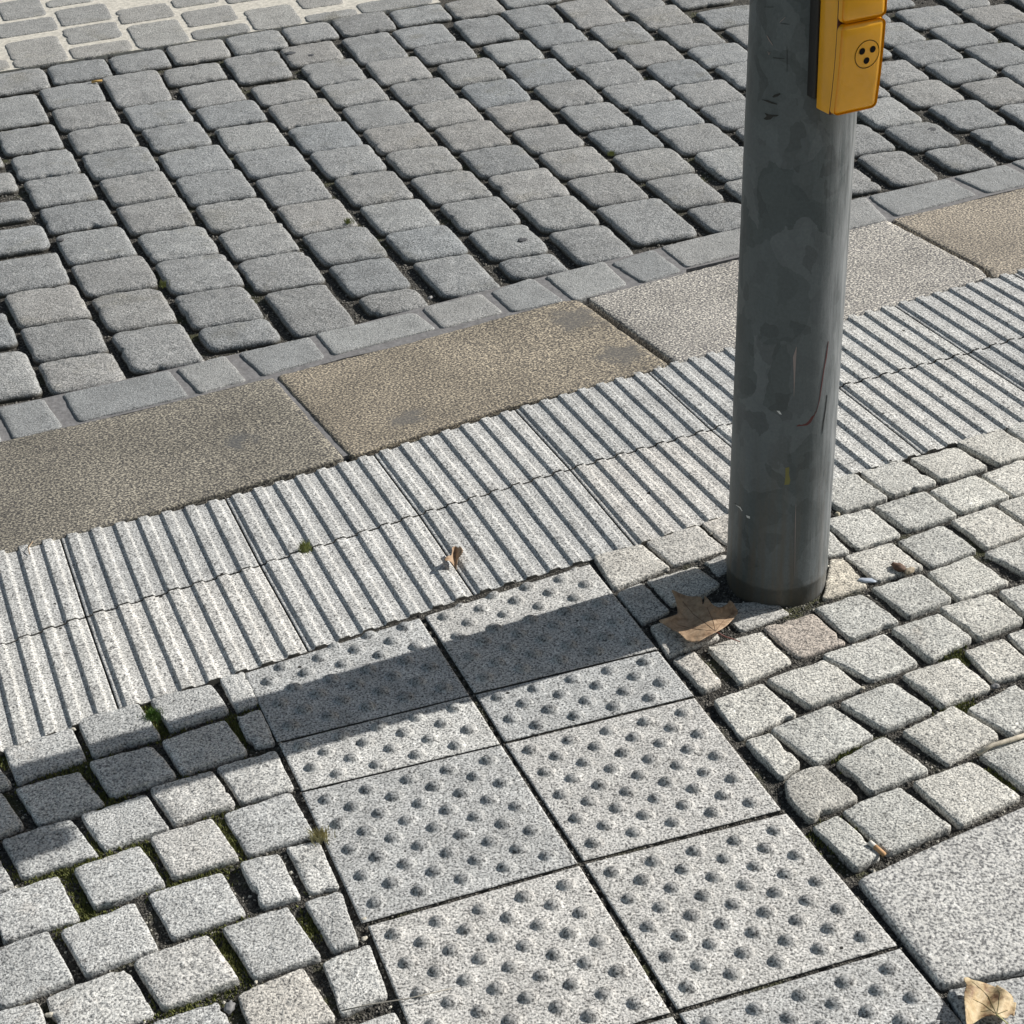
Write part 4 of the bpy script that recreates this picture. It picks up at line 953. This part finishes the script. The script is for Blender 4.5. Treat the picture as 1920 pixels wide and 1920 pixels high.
tubeobj('wood_chip', [T('00', 515, 460, .004), T('00', 575, 453, .005)], .0045, simple('orange wood', (.55, .35, .12), .8), 'small orange splinter between two dark setts near the saw cut', 'splinter')
def blob(name, t, x, y, rx, ry, rz, m, label, cat, z=0., seed=0, group=None):
    bm = bmesh.new(); bmesh.ops.create_icosphere(bm, subdivisions=3, radius=1)
    for v in bm.verts:
        f = 1+.4*noise.noise(v.co*1.9+Vector((seed, 0, 0))); v.co = Vector((v.co.x*rx*f, v.co.y*ry*f, v.co.z*rz*f))
    me = bpy.data.meshes.new(name); bm.to_mesh(me); bm.free(); me.polygons.foreach_set('use_smooth', [True]*len(me.polygons))
    o = link(name, me, m, label=label, cat=cat, group=group); q = T(t, x, y, z); o.location = (q[0], q[1], z); o.rotation_euler = (0, 0, random.uniform(0, 3)); return o
M_GUM = simple('old chewing gum', (.075, .078, .085), .8, nscale=200, namp=.2)
for t, x, y, rx, ry, lab in (('00', 1632, 298, .018, .016, 'flattened dark chewing gum on a dark sett near the saw cut'), ('20', 1400, 726, .014, .012, 'flattened dark chewing gum on a dark sett right of the pole'),
                             ('00', 337, 1349, .010, .009, 'flattened dark chewing gum on a dark sett near the left edge'), ('10', 1020, 1348, .011, .012, 'flattened dark chewing gum on a dark sett above the kerb'), ('00', 1752, 310, .012, .010, 'faint grey chewing gum beside the darker one near the saw cut')):
    blob('gum_spot', t, x, y, rx, ry, .0016, M_GUM, lab, 'chewing gum', z=.0008, seed=x, group='chewing gum on the dark setts')
M_PB = simple('smooth grey pebble', (.2, .2, .205), .6, nscale=120, namp=.2); M_PW = simple('white pebble', (.5, .47, .4), .8, nscale=300, namp=.2)
for t, x, y, r, m, lab in (('02', 1290, 1825, .012, M_PB, 'flat dark grey pebble in a joint near the bottom'), ('02', 278, 1868, .007, M_PW, 'white stone chip in a joint at the bottom left'), ('02', 410, 262, .006, M_PW, 'white stone chip at the lower edge of the ribbed tiles'),
                           ('21', 165, 1080, .0055, M_PW, 'cream pebble beside the left side of the pole'), ('21', 872, 972, .008, simple('tan pebble', (.42, .38, .28), .6, nscale=90), 'round tan pebble right of the pole'), ('12', 128, 1330, .006, M_PW, 'cream pebble at the corner of the left blister tiles'), ('12', 130, 1440, .006, M_PW, 'cream stone chip left of the blister tiles'),
                           ('02', 1440, 1685, .004, M_PW, 'small white stone chip in a mossy joint'), ('22', 1010, 30, .006, M_PW, 'pale pebble between the setts right of the pole'), ('22', 1760, 20, .009, M_PB, 'dark pebble between setts at the right edge'), ('10', 500, 1675, .009, M_PB, 'dark pebble between the domed setts and the flat setts')):
    r *= .75; blob('pebble', t, x, y, r, r*.7, r*.5, m, lab, 'pebble', z=-.004, seed=x)
blob('plastic_scrap', '21', 1040, 1345, .016, .006, .0025, simple('clear plastic', (.42, .47, .55), .25), 'crumpled shiny plastic scrap beside the tan triangular sett', 'litter', z=0, seed=3)
blob('seed_husk', '21', 1215, 1270, .013, .008, .006, simple('brown husk', (.12, .07, .045), .7, nscale=200), 'dark brown seed husk on a light sett right of the pole', 'husk', z=.004, seed=4)
blob('seed_husk', '21', 1275, 1290, .011, .006, .005, simple('tan husk', (.3, .25, .18), .7, nscale=200), 'paler husk beside the dark seed husk right of the pole', 'husk', z=.003, seed=5)
M_GT = simple('grass blade', (.22, .24, .08), .8, nscale=60, namp=.5)
def tuft(t, x, y, r, n_, lab, m=M_GT, hmax=.016):
    vs, fs = [], []; g = T(t, x, y, 0)
    for i in range(n_):
        a = random.uniform(0, 6.28); rr = abs(random.gauss(0, r*.5)); bx, by = rr*math.cos(a), rr*math.sin(a)*.8; h = random.uniform(.4, 1)*hmax; b = len(vs)
        dx, dy = random.gauss(0, .006), random.gauss(0, .006); ww = .0007
        for s in (-1, 1): vs.append((bx+s*ww, by, -.004))
        for s in (-1, 1): vs.append((bx+dx*.4+s*ww*.8, by+dy*.4, h*.6))
        vs.append((bx+dx, by+dy, h)); fs += [(b, b+1, b+3, b+2), (b+2, b+3, b+4)]
    o = link('grass_tuft', mesh_from('grass_tuft', vs, fs, False), m, label=lab, cat='grass tuft'); o.location = (g[0], g[1], 0)
tuft('01', 1715, 1170, .012, 140, 'small green grass tuft growing between two ribbed tiles')
tuft('02', 1800, 870, .018, 130, 'dry yellowish grass tuft beside the blister tiles', simple('dry blades', (.42, .38, .2), .8, nscale=80, namp=.5))
tuft('02', 860, 190, .016, 160, 'green weed in the joint under the ribbed tiles, in the pole shadow', simple('weed green', (.09, .17, .03), .8, nscale=60, namp=.4), .012)
tuft('10', 40, 1248, .012, 60, 'tiny dry grass tuft between dark setts', M_GT, .012)
tuft('00', 920, 1605, .010, 60, 'tiny grass tuft between dark setts at the left', M_GT, .012)
tuft('10', 1520, 865, .010, 60, 'tiny moss tuft between dark setts above the gutter', M_GT, .010)
